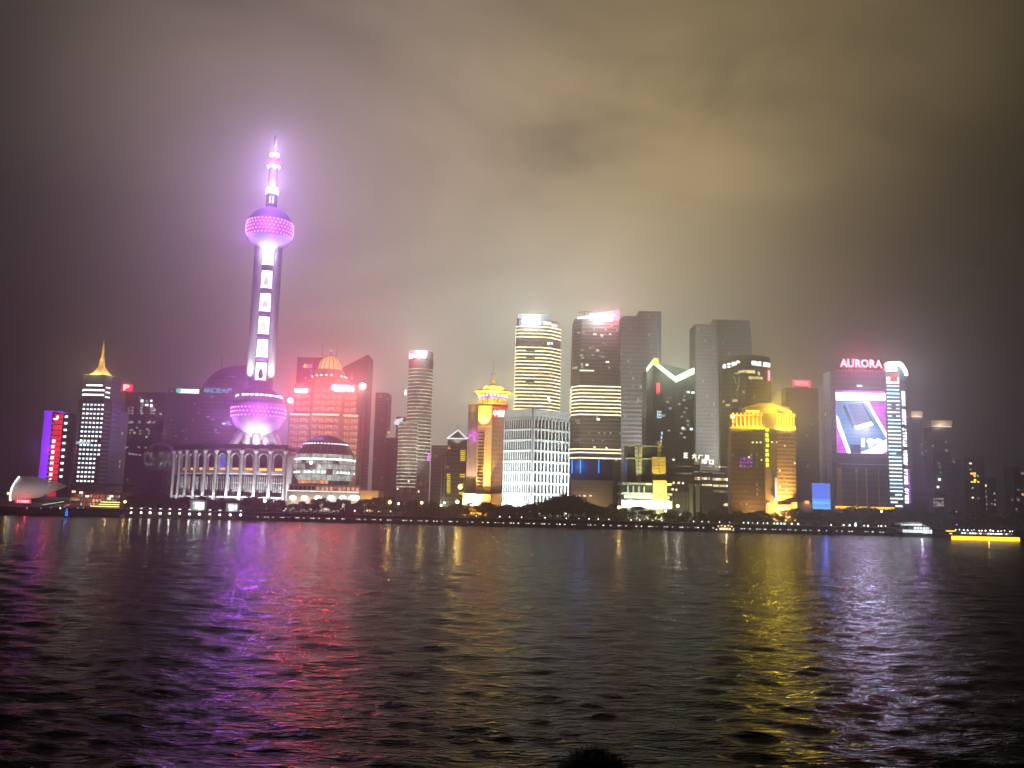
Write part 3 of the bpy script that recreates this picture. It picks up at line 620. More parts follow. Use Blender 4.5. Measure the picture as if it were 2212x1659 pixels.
# ================================================================== CONVENTION CENTRE AND GLOBES
def convention():
    Yr = 640.0; x, z = px(616, 1020, Yr); y = Yr
    C_ = empty('convention_centre', (x, y, GZ), 0, 'long curved hall with white lit columns and tall arches below the purple tower', 'building')
    H = px(600, 962, Yr)[1] - GZ
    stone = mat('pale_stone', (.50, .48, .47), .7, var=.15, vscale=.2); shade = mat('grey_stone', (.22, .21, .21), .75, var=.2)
    bw = 10.7; ax, ay = 0.0, 0.0; nb = 10; ends = []
    colp = [(1.45, 0), (1.45, 1.6), (1.1, 2.0), (1.0, H * .86), (1.0, H * .865)]
    cap = [(1.0, H * .865), (1.5, H * .89), (1.8, H * .905), (1.8, H * .925), (1.2, H * .93)]
    cm = MB().lathe(colp, 14).mesh('column', stone, True); km = MB().lathe(cap, 14).mesh('capital', stone, True)
    amber = em('lintel_amber_light', (1, .42, .08), 2.2, var=.5); blue = em('lobby_blue_light', (.15, .2, 1), .6)
    for i in range(nb):
        th = R(5.4 * i); dx, dy = -bw * math.cos(th), bw * math.sin(th)
        rz = math.atan2(-dy, -dx); mx, my = ax + dx / 2, ay + dy / 2
        cl = link('column', cm, C_, (ax, ay - 1.2, 0)); link('capital', km, cl)
        # bay: arch wall with an opening (mesh ring), recessed glass, balconies
        r = bw * .27; zc = H * .86 - r; zb = H * .60; w2 = bw / 2
        arc = [(r * math.cos(a), zc + r * math.sin(a)) for a in [math.pi * k / 12 for k in range(13)]]
        mb = MB(); D = 1.2
        inner = [(r, zb)] + arc + [(-r, zb)]
        outer = [(w2, zb), (w2, zc)] + [(w2, H * .94)] + [(r * .5 * math.cos(a) * 2, H * .94) for a in [math.pi * k / 12 for k in range(1, 12)]] + [(-w2, H * .94), (-w2, zb)]
        outer = [(w2, zb)] + [(max(-w2, min(w2, w2 * 1.25 * math.cos(a))), H * .94 if abs(math.cos(a)) < .8 else zc + (H * .94 - zc) * min(1, math.sin(a) / .6)) for a in [math.pi * k / 12 for k in range(13)]] + [(-w2, zb)]
        nn = len(inner); vs = [(p[0], 0, p[1]) for p in inner] + [(p[0], 0, p[1]) for p in outer] + [(p[0], D, p[1]) for p in inner] + [(p[0], D, p[1]) for p in outer]
        fs = []
        for k in range(nn - 1): fs += [(k, k + 1, nn + k + 1, nn + k), (2 * nn + k, k, k + 1, 2 * nn + k + 1)[::-1]]
        mb.add(vs, fs)
        bay = obj('arch_wall', mb, mat('shaded_arch_stone', (.27, .24, .25), .75, var=.2), C_, (mx, my, 0), rz)  # arch wall darkened in its colour so only the columns read as lit
        rim = MB()
        for k in range(12):
            a0, a1 = math.pi * k / 12, math.pi * (k + 1) / 12
            for (ra, rb) in ((r, r + .7),):
                rim.add([(ra * math.cos(a0), -.4, zc + ra * math.sin(a0)), (rb * math.cos(a0), -.4, zc + rb * math.sin(a0)), (rb * math.cos(a1), -.4, zc + rb * math.sin(a1)), (ra * math.cos(a1), -.4, zc + ra * math.sin(a1)),
                         (ra * math.cos(a0), .1, zc + ra * math.sin(a0)), (rb * math.cos(a0), .1, zc + rb * math.sin(a0)), (rb * math.cos(a1), .1, zc + rb * math.sin(a1)), (ra * math.cos(a1), .1, zc + ra * math.sin(a1))],
                        [(0, 1, 2, 3), (0, 4, 5, 1), (1, 5, 6, 2), (2, 6, 7, 3), (3, 7, 4, 0)])
        obj('arch_rim', rim, stone, bay)
        g = obj('arch_glass', MB().box((0, 3.0, (zb + H * .9) / 2), (bw * .9, .3, H * .9 - zb)), glassd if i != 4 else blue, bay)
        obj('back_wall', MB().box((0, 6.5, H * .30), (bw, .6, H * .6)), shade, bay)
        for k, (zl, hh) in enumerate(((H * .555, .9), (H * .19, .8))): obj('balcony', MB().box((0, 1.2, zl), (bw * .99, 2.2, hh)), stone, bay)
        link('lintel_lamp', unit(amber), bay, (random.uniform(-.4, .4), 1.6, H * .625), 0, (bw * (.30 + .06 * (9 - i) / 3), .6, 1.7))
        for k in range(5): link('mullion', unit(stone), bay, ((k - 2) * bw * .15, 4.6, H * .36), 0, (.3, .3, H * .30))
        for k in range(2): link('transom', unit(stone), bay, (0, 4.5, H * (.28 + .14 * k)), 0, (bw * .8, .3, .3))
        obj('hall_glass', MB().box((0, 5.2, H * .37), (bw * .85, .3, H * .33)), glassd, bay)
        for k in range(random.randint(1, 3)): link('room_light', unit(random.choice((e_dimw, e_orange, e_dim))), bay, (random.uniform(-3, 3), 4.9, H * random.uniform(.25, .42)), 0, (1.3, .3, .8))
        for k in range(5): link('ground_mullion', unit(stone), bay, ((k - 2) * bw * .17, 1.3, H * .085), 0, (.35, .3, H * .17))
        cor = MB().box((0, .8, H * .965), (bw * 1.06, 4.6, H * .05)); cor.box((0, .4, H * .995), (bw * 1.08, 6.0, H * .025))
        obj('cornice', cor, stone_dark, bay)
        obj('roof', MB().box((0, 16, H * .95), (bw * 1.25, 26, 1.2)), stone_dark, bay)
        lamp('SPOT', C_, (mx, my - 9.5 * 1.0, .8), (.92, .96, 1.0), 9e4 * (1.0 if i < 4 else .45 if i < 7 else .25), .5, spot=75, aim=(mx, my + 1, H * .40), name='flood_light')
        ax += dx; ay += dy
    cl = link('column', cm, C_, (ax, ay - 1.2, 0)); link('capital', km, cl)
    # end pylon by the right globe, brightly lit at its foot
    obj('pylon', MB().box((3.4, -.5, H * .42), (3.2, 3, H * .84)), stone, C_)
    lamp('SPOT', C_, (4.5, -7.5, .8), (1, .97, .88), 1.6e4, .5, spot=70, aim=(3.4, -1, 14), name='flood_light')
    link('foot_lamp', unit(e_white), C_, (3.6, -4.2, 2.0), 0, (4.4, 1.0, 4.0))
convention()
def globe(u, v, rpx, Y, label, bright=True):
    r = rpx * Y / F; x, z = px(u, v, Y + r)
    G = empty('glass_globe', (x, Y + r, GZ), 0, label, 'globe')
    zc = z - GZ; k = 1.0 if bright else .22
    gl = mat('globe_glass', (.10, .12, .12), .18, var=.4, vscale=.15); cap = mat('globe_cap', (.16, .19, .24), .35, metal=.3)
    P = lambda a: (r * math.cos(a), zc + r * math.sin(a))
    lo = math.asin(max(-.85, -(zc - 4) / r))
    zone = lambda a0, a1, n=6: [P(a0 + (a1 - a0) * i / n) for i in range(n + 1)]
    obj('glass_skin', MB().lathe(zone(lo, R(50), 16), 48), gl, G, smooth=True)
    obj('cap', MB().lathe(zone(R(50), R(89.5)), 48), cap, G, smooth=True)
    lit = em('globe_lit_glass' + ('' if bright else '_dim'), (.62, .76, .66), .62 * k, var=.7, vscale=.22); 
    nm = 34
    for q, (a0, a1) in enumerate(((R(-30), R(-19)), (R(-18), R(-9)), (R(-8), R(1)), (R(2), R(10)), (R(11), R(20)))):
        for i in range(nm):
            b0, b1 = 2 * math.pi * i / nm, 2 * math.pi * (i + .92) / nm
            if math.sin((b0 + b1) / 2) > .15 or random.random() < (.12 if bright else .6): continue
            mb = MB().lathe([((r + .12) * math.cos(a), zc + (r + .12) * math.sin(a)) for a in (a0, (a0 + a1) / 2, a1)], 2, a0=b0, a1=b1)
            obj('pane', mb, lit, G)
    if bright:
        ring = em('globe_ring_light', (.95, 1, .96), 2.6, sample=True, var=.5, vscale=.4)
        obj('ring_light', MB().lathe([((r + .3) * math.cos(a), zc + (r + .3) * math.sin(a)) for a in (R(8.4), R(11.6))], 48), ring, G)
        for i in range(40):
            b = 2 * math.pi * i / 40
            if math.sin(b) < .1:
                if random.random() < .8: link('room_light', unit(e_white), G, ((r + .3) * math.cos(R(-14)) * math.cos(b), (r + .3) * math.cos(R(-14)) * math.sin(b), zc + (r + .3) * math.sin(R(-14))), b + R(90), (random.uniform(.8, 3.0), .4, 1.3))
                link('cap_lamp', unit(e_cool), G, ((r + .2) * math.cos(R(44)) * math.cos(b), (r + .2) * math.cos(R(44)) * math.sin(b), zc + r * math.sin(R(44))), b + R(90), (1.4, .5, .8))
        for i in range(9):
            b = R(-150 + 9.5 * i); a = R(-33)
            link('room_light', unit(em('globe_orange_light', (1, .42, .14), .8, var=.6)), G, ((r + .3) * math.cos(a) * math.cos(b), (r + .3) * math.cos(a) * math.sin(b), zc + r * math.sin(a)), b + R(90), (2.6, .4, 2.8))
        link('room_light', unit(e_white), G, (-5.5, -r + .6, zc + 1.0), 0, (1.8, .5, 2.2))
    for i in range(24):
        b = 2 * math.pi * i / 24; mb = MB(); pr = [((r + .2) * math.cos(a) * math.cos(b), (r + .2) * math.cos(a) * math.sin(b), zc + (r + .2) * math.sin(a)) for a in [lo + (R(86) - lo) * j / 12 for j in range(13)]]
        if math.sin(b) > .2: continue
        for j in range(12): mb.tube(pr[j], pr[j + 1], .16, n=4)
        obj('meridian_rib', mb, mat('globe_rib', (.3, .32, .33), .4, metal=.5), G)
    obj('drum', MB().lathe([(r * .62, 0), (r * .62, zc - r * .80 + 6)], 28), stone_dark, G)
    return G, r, zc
g, r, zc = globe(702, 1006, 67, 632, 'large glass globe with bright white rings right of the columned hall')
lamp('POINT', g, (0, -r - 6, zc - 4), (.9, 1, .92), 4e3, 3.0)
globe(345, 990, 34, 690, 'smaller dark glass globe left of the columned hall', False)
def podium():
    B = Bld('hall_podium', 'low terraced podium under the large globe with white lamps along its foot', 620, 776, 1065, 606, 36)
    h = B.W / 2; z1, z2, z3 = B.z(1061.5), B.z(1048.5), B.z(1046)
    pale = mat('podium_stone', (.42, .39, .36), .7, var=.15)
    B.prism('lower_wall', pale, 0, z1 - .5); B.prism('upper_wall', pale, z1 - .4, z2, [(-h, 4), (h, 4), (h, 36), (-h, 36)])
    obj('ledge_light', MB().box((0, -.4, z1), (B.W, .6, .55)), em('ledge_light', (1, .92, .78), 1.8, sample=True), B.root)
    obj('cornice', MB().box((0, 3.2, z2 + .2), (B.W * .98, 2.4, .7)), pale, B.root)
    for i in range(16): 
        t = -h + B.W * (i + .7) / 16.4
        if t > -h * .25: link('window', unit(em('podium_orange_light', (1, .42, .22), .8, var=.7)), B.root, (t, 3.8, (z1 + z2) / 2), 0, (B.W / 16 * .62, .5, (z2 - z1) * .62))
        else: link('window', unit(glassd), B.root, (t, 3.8, (z1 + z2) / 2), 0, (B.W / 16 * .62, .5, (z2 - z1) * .62))
        link('pilaster', unit(pale), B.root, (t + B.W / 33, -.3, z1 * .45), 0, (.8, .8, z1 * .9))
    for u in (634, 659, 688.6, 717, 742, 762, 771):
        lf = obj('foot_lamp', MB().lathe([(.1, -1.5), (1.9, -.6), (2.3, .5), (1.6, 1.3), (.1, 1.5)], 12), em('foot_lamp_light', (1, .97, .84), 4.5), B.root, (B.lx(u, 1076), -2.2, B.z(1076, u)), smooth=True)
    lamp('AREA', B.root, (0, -9, 1.0), (1, .9, .72), 6e3, size=(44, 1), aim=(0, 0, 6))
    W_ = Bld('hall_wing', 'low wing with golden lit cornice right of the globe podium', 777, 818, 1068, 600, 22)
    H = W_.z(1060); W_.prism('wall', mat('gold_stone', (.55, .42, .26), .7), 0, H); h = W_.W / 2
    obj('cornice', MB().box((0, -.6, H), (W_.W * 1.05, 2.2, .7)), mat('gold_stone', (.5, .4, .3), .7), W_.root)
    for i in range(7): W_.win(0, .08 + .14 * i, H * .35, .9, H * .5, mat('recess_window', (.06, .04, .03), .4))
    lamp('AREA', W_.root, (0, -5, 1.0), (1, .66, .28), 3.5e3, size=(11, .6), aim=(0, 0, H))
podium()

# ================================================================== DOMED BANK AND THE DARK BLOCKS BEHIND
def domed():
    B = Bld('domed_tower', 'stepped stone tower with ribbed yellow dome and red lit signs', 621, 771, 930, 890, 40)
    st = mat('warm_stone', (.36, .21, .13), .7, var=.15, vscale=.1); rowm = facade('lit_arcade', (.40, .25, .18), (.3, .2, .12), fh=2.2, bw=1.5, lit=.92, litcol=(1, .50, .17), ls=.8, fv=.8, fhz=.62, seed=9)
    h = B.W / 2; X = lambda u, v: B.lx(u, v); zl = B.z(893); zu = B.z(827)
    lower = [(-h, 6), (-h + 20, 6), (-h + 23, 0), (h - 18, 0), (h - 15, 5), (h, 5), (h, 40), (-h, 40)]
    k = .92; upper = [(-h * k, 9), (-h * k + 17, 9), (-h * k + 20.5, 3), (h * k - 14, 3), (h * k - 12, 8), (h * k, 8), (h * k, 38), (-h * k, 38)]
    B.prism('lower_wall', st, 0, zl, lower); B.prism('upper_wall', st, zl, zu, upper)
    fl = 13.7 * 890 / F
    def rows(poly, z0, z1):
        n = int((z1 - z0) / fl)
        for i in range(n):
            z = z0 + fl * (i + .45)
            for s in (0, 2, 4):
                a, d, ln = B.edge(s, poly); nrm = Vector((d.y, -d.x)); q = a + d * ln / 2 + nrm * .15
                obj('window_row', MB().box((0, 0, 0), (ln * .94, .6, fl * .56)), rowm, B.root, (q.x, q.y, z), math.atan2(d.y, d.x))
                link('floor_ledge', unit(st), B.root, (q.x + nrm.x * .4, q.y + nrm.y * .4, z - fl * .42), math.atan2(d.y, d.x), (ln * .98, 1.0, fl * .14))
    rows(lower, B.z(1010), zl - 3); rows(upper, zl + 2, zu)
    for s in (0, 2, 4): B.win(s, .5, zl - 1.0, B.edge(s, lower)[2] * .97, 1.5, em('ledge_warm_light', (1, .78, .45), 1.6, sample=True), 'ledge_light', out=.5, poly=lower)
    # drum and dome
    cx = X(704, 800); cy_ = 20; rd = (736 - 667) / 2 * 890 / F
    zd = B.z(797)
    obj('roof_step', MB().lathe([(rd * 1.5, zu - 1), (rd * 1.5, zu + 4)], 8, (cx, cy_), phase=R(22.5)).lathe([(rd * 1.5, zu + 4), (0.1, zu + 4)], 8, (cx, cy_), phase=R(22.5)), st, B.root)
    dr = obj('drum', MB().lathe([(rd * 1.05, zu + 3.8), (rd * 1.05, zd - 6), (rd, zd - 5.8), (rd * .95, zd)], 24, (cx, cy_)), st, B.root)
    for i in range(20):
        a = 2 * math.pi * i / 20
        if math.sin(a) < .2 and i % 5 != 2: link('drum_lamp', unit(e_white), dr, (cx + rd * 1.1 * math.cos(a), cy_ + rd * 1.1 * math.sin(a), B.z(809)), a + R(90), (1.9, .8, 1.3))
    rD = (731 - 676) / 2 * 890 / F; zt = B.z(760)
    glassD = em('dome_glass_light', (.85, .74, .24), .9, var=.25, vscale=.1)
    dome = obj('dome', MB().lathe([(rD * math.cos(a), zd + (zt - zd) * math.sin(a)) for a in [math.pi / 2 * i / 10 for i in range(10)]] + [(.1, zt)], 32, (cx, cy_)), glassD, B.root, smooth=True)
    obj('dome_ring', MB().lathe([(rD * 1.02, zd - .5), (rD * 1.08, zd), (rD * 1.06, zd + 1.4), (rD * .99, zd + 1.8)], 32, (cx, cy_)), mat('dome_rib', (.28, .26, .12), .5), dome)
    for i in range(16):
        b = 2 * math.pi * i / 16 + .1; pr = [(cx + (rD * math.cos(a) + .15) * math.cos(b), cy_ + (rD * math.cos(a) + .15) * math.sin(b), zd + (zt - zd) * math.sin(a)) for a in [math.pi / 2 * j / 10 for j in range(11)]]
        if math.sin(b) > .25: continue
        mb = MB()
        for j in range(10): mb.tube(pr[j], pr[j + 1], .42, n=5)
        obj('dome_rib', mb, mat('dome_rib', (.28, .26, .12), .5), dome)
    fin = obj('finial', MB().lathe([(1.6, zt - .5), (1.2, zt + 1.2), (.5, zt + 1.6), (.5, zt + 3), (1.1, zt + 3.6), (.3, zt + 4.6), (.1, zt + 7)], 10, (cx, cy_)), st, B.root)
    link('finial_lamp', unit(e_white), B.root, (cx, cy_, B.z(750)), 0, (1.1, 1.1, 1.1))
    # signs
    edge = em('red_neon_light', (1, .03, .10), 5.0, sample=True); core = em('sign_core_light', (1, .93, .93), 5.0)
    for s, ua, ub, va, vb, n in ((0, 633, 662.6, 838.5, 847, 4), (4, 0, 0, 0, 0, 0), (2, 716.5, 765, 832, 846, 5)):
        if not n: continue
        wd = (ub - ua) * 890 / F; ht = (vb - va) * 890 / F; loc = (X((ua + ub) / 2, va), 1.0 if s == 2 else 6.0, B.z((va + vb) / 2, (ua + ub) / 2))
        fr = MB()
        for dz in (-1, 1): fr.box((0, 0, dz * ht * .62), (wd * 1.1, .5, .7))
        for dx in (-1, 1): fr.box((dx * wd * .55, 0, 0), (.7, .5, ht * 1.24))
        obj('sign_frame', fr, edge, B.root, loc)
        obj('sign', glyphs(n, wd / n * .86, ht * .98, seed=20 + s, gap=.16, bar=.24), core, B.root, (loc[0], loc[1] - .6, loc[2]))
        lamp('SPOT', B.root, (loc[0], loc[1] - 3.5, loc[2]), (1, .035, .045), 3.2e5, 3.0, spot=165, aim=(loc[0], -80, loc[2] - 25)); lamp('POINT', B.root, (loc[0], loc[1] - 12, loc[2]), (1, .05, .06), 6e3, 1.0)
    # floodlights in the forecourt and on the setback
    lamp('SPOT', B.root, (-10, -55, 20), (1, .64, .36), 1.5e5, 1, spot=80, aim=(0, 0, 62), name='flood_light')
    lamp('SPOT', B.root, (26, -55, 20), (1, .64, .36), 1.5e5, 1, spot=80, aim=(20, 0, 62), name='flood_light')
    D = Bld('office_block', 'dark block with yellow triangle sign behind the domed tower', 641, 712, 800, 985, 40)
    H = D.z(772); D.prism('wall', f_violet, 0, H)
    obj('sign_mark', MB().poly([(-2.6, -2), (2.6, -2), (0, 2.6)], .5), em('yellow_mark_light', (1, .62, .02), 1.6), D.root, (D.lx(659, 790), -.6, D.z(790, 659)))
    obj('sign', glyphs(2, 3.6, 4, seed=31), em('lilac_sign_light', (.5, .42, 1), 1.2), D.root, (D.lx(668, 791), -.6, D.z(791, 668)))
    for u in (690, 722): obj('mast', MB().tube((D.lx(u, 765), 15, H), (D.lx(u, 765), 15, D.z(738, u)), .4, .15, 5), stone_dark, D.root)
    D = Bld('office_block', 'dark block with steeply slanted roof right of the dome', 733, 791, 850, 1000, 40)
    h = D.W / 2; zl, zr = D.z(798, 735), D.z(767, 790)
    obj('wall', MB().poly([(-h, 0), (h, 0), (h, zr), (-h, zl)], 40), f_violet, D.root)
    obj('roof_edge', MB().add([(-h, -.5, zl), (h, -.5, zr), (h, 40, zr), (-h, 40, zl), (-h, -.5, zl + .9), (h, -.5, zr + .9), (h, 40, zr + .9), (-h, 40, zl + .9)], [(0, 1, 2, 3), (4, 7, 6, 5), (0, 4, 5, 1), (1, 5, 6, 2), (2, 6, 7, 3), (3, 7, 4, 0)]), mat('violet_trim', (.12, .10, .16), .5), D.root)
    for (u, v, s, lab) in ((783, 834, 1.0, 'brilliant white floodlight on a mast right of the domed tower'), (627, 865, .75, 'white floodlight on a mast between purple sphere and domed tower')):
        x, z = px(u, v, 870); E = empty('flood_light', (x, 870, GZ), 0, lab, 'floodlight')
        obj('mast', MB().tube((0, 0, 0), (0, 0, z - GZ - 2), .6, .35, 8), stone_dark, E)
        obj('lamp_head', MB().lathe([(.1, z - GZ - 3 * s), (2.2 * s, z - GZ - 2 * s), (3.2 * s, z - GZ), (2.2 * s, z - GZ + 2 * s), (.1, z - GZ + 3 * s)], 14), em('flood_head_light', (1, .98, 1), 14, sample=True), E, smooth=True)
        lamp('POINT', E, (0, -4.5, z - GZ), (1, .95, 1), 5e4 * s, 1.0)
domed()
B = office_with('office_tower', 'faint slim tower in the mist left of the round banded tower', 806, 834, 848, 1130, 30, f_brown)
B = office_with('office_tower', 'low dim block with small orange sign left of the round banded tower', 832, 856, 944, 1060, 30, f_violet)
wins(B, [(840, 934, e_orange), (838, 942, e_dim), (846, 942, e_dim)], w=4, h=3)
B = office_with('office_tower', 'dim slab with white and blue corner sign beside the round banded tower', 852, 880, 900, 1040, 26, f_dark)
obj('sign_panel', MB().poly([(-5, -4), (1, -5.5), (6, 4), (-4, 1)], .5), em('pale_panel_light', (.75, .9, 1), 1.2), B.root, (B.lx(861, 909), -.6, B.z(909, 861)))
obj('sign_dot', MB().poly([(2.4 * math.cos(2 * math.pi * i / 14), 2.4 * math.sin(2 * math.pi * i / 14)) for i in range(14)], .5), em('azure_dot_light', (.05, .5, 1), 1.6), B.root, (B.lx(869, 913), -1.2, B.z(913, 869)))

def round_tower():
    B = Bld('round_tower', 'tall round tower ringed by pale floor bands with white sign on top', 877, 931, 860, 960, 0, poly=lambda W: circle(W / 2, 28, (0, W / 2)))
    B.poly = circle(B.W / 2, 28, (0, B.W / 2)); H = B.z(757); r = B.W / 2
    body = facade('round_tower_wall', (.16, .16, .15), (.06, .07, .065), fh=3.5, bw=2.0, lit=.05, ls=.4, seed=12)
    B.prism('wall', body, 0, H - 8); B.prism('top_drum', mat('drum_panel', (.30, .31, .32), .5), H - 8, H, circle(r * .97, 28, (0, r)))
    lb = em('pale_band_light', (.95, .93, .66), .9, var=.5, vscale=.12)
    for i in range(27): B.band('floor_band', lb, B.z(797) - i * 3.75, B.z(797) - i * 3.75 + .85, .45)
    top = em('top_sign_light', (1, .95, .95), 5.0)
    for i in range(6):
        a = R(-148 + 15.5 * i); obj('sign', glyphs(1, 3.0, 5.0, seed=50 + i, bar=.26), top, B.root, (r * 1.02 * math.cos(a), r + r * 1.02 * math.sin(a), H - 5.5), a + R(90))
    obj('sign_edge', MB().lathe([(r * 1.0, H - 8.6), (r * 1.02, H - 8.4), (r * 1.02, H - 2.0), (r * 1.0, H - 1.8)], 5, (0, r), a0=R(-160), a1=R(-149)), em('red_neon_light', RED, 3), B.root)
    lamp('POINT', B.root, (-r * .9, -6, H - 5), (1, .12, .2), 3.5e4, .5); lamp('POINT', B.root, (2, -6, H - 3), (1, .95, .95), 3.0e4, .5)
    for sx in (-20, 14): lamp('SPOT', B.root, (sx, -50, 20), (1, .95, .72), 1.8e5, 1.5, spot=70, aim=(sx * .5, 6, 90), name='flood_light')  # spots added in the air to brighten the pale walls
    wing = circle(r * .95, 24, (-r * .62, r * .7)); zw = B.z(912)
    B.prism('wing_wall', body, 0, zw, wing)
    for i in range(19): B.band('floor_band', lb, zw - 1.5 - i * 3.75, zw - 1.5 - i * 3.75 + .75, .45, poly=wing)
    wins(B, [(876, 848, e_white), (926, 985, e_mag), (926, 990, e_purple)], w=2.2, h=5)
    for u, v in ((860, 1056), (905, 1062), (884, 1040)): link('window', unit(e_warm), B.root, (B.lx(u, v), -r * .35, B.z(v, u)), 0, (1.4, .6, 2.2))
round_tower()
B = office_with('office_block', 'plain brown block in the mist behind the small pyramid roofed tower', 930, 968, 962, 1020, 40, f_brown)

# ================================================================== CENTRE
def pyramid_tower():
    B = Bld('small_tower', 'slim tower with white lit pyramid roof and yellow window stacks', 965, 1006, 1010, 760, 18)
    H = B.z(948); w_ = facade('pyramid_tower_wall', (.20, .20, .15), (.07, .08, .06), fh=3.4, bw=1.8, lit=.03, ls=.4, seed=14)
    B.prism('wall', w_, 0, H); h = B.W / 2; zt = B.z(928, 990)
    rim = em('roof_line_light', (.92, 1, .95), 1.3)
    roof = obj('roof', MB().add([(-h * 1.05, -.5, H), (h * 1.05, -.5, H), (h * 1.05, 18.5, H), (-h * 1.05, 18.5, H), (0, 9, zt)], [(0, 1, 4), (1, 2, 4), (2, 3, 4), (3, 0, 4), (3, 2, 1, 0)]), mat('pale_roof', (.5, .52, .5), .6), B.root)
    ap = (0, 9, zt + .3)
    for c in ((-h * 1.05, -.6, H + .2), (h * 1.05, -.6, H + .2)): obj('roof_line', MB().tube(c, ap, .5, .5, 5), rim, roof)
    obj('roof_line', MB().tube((-h * 1.05, -.6, H + .2), (h * 1.05, -.6, H + .2), .5, .5, 5), rim, roof)
    obj('spire', MB().tube(ap, (0, 9, B.z(911, 990)), .45, .12, 6), mat('pale_roof', (.5, .52, .5), .6), B.root)
    y_ = em('yellow_window_light', (1, .80, .05), 1.1)
    for u, vs, w in ((970, [968.5], 2.2), (1000, [974 + 4.0 * i for i in range(6)], 4.2), (969, [1025 + 4.2 * i for i in range(10)], 3.0), (999, [1025, 1029.5], 4.2), (997, [1046, 1064, 1067], 4.2)):
        for v in vs: link('window', unit(y_), B.root, (B.lx(u, v), -.15, B.z(v, u)), 0, (w, .5, .8))
    wg = [(-h - 5, 2), (-h + 5, 2), (-h + 5, 18), (-h - 5, 18)]
    B.prism('side_wing', w_, 0, B.z(1003), wg)
    for k in range(3): link('wing_fin', unit(mat('pale_roof', (.5, .52, .5), .6)), B.root, (-h - 4.2 + k * 2.6, 1.6, B.z(1040)), 0, (.6, .6, B.z(1003)))
    lamp('SPOT', B.root, (0, -7, H - 4), (.95, 1, .9), 4e3, .4, spot=90, aim=(0, 6, zt)); lamp('POINT', B.root, (-h - 2, -5, 6), (.9, 1, .8), 2.5e3, .4)
pyramid_tower()

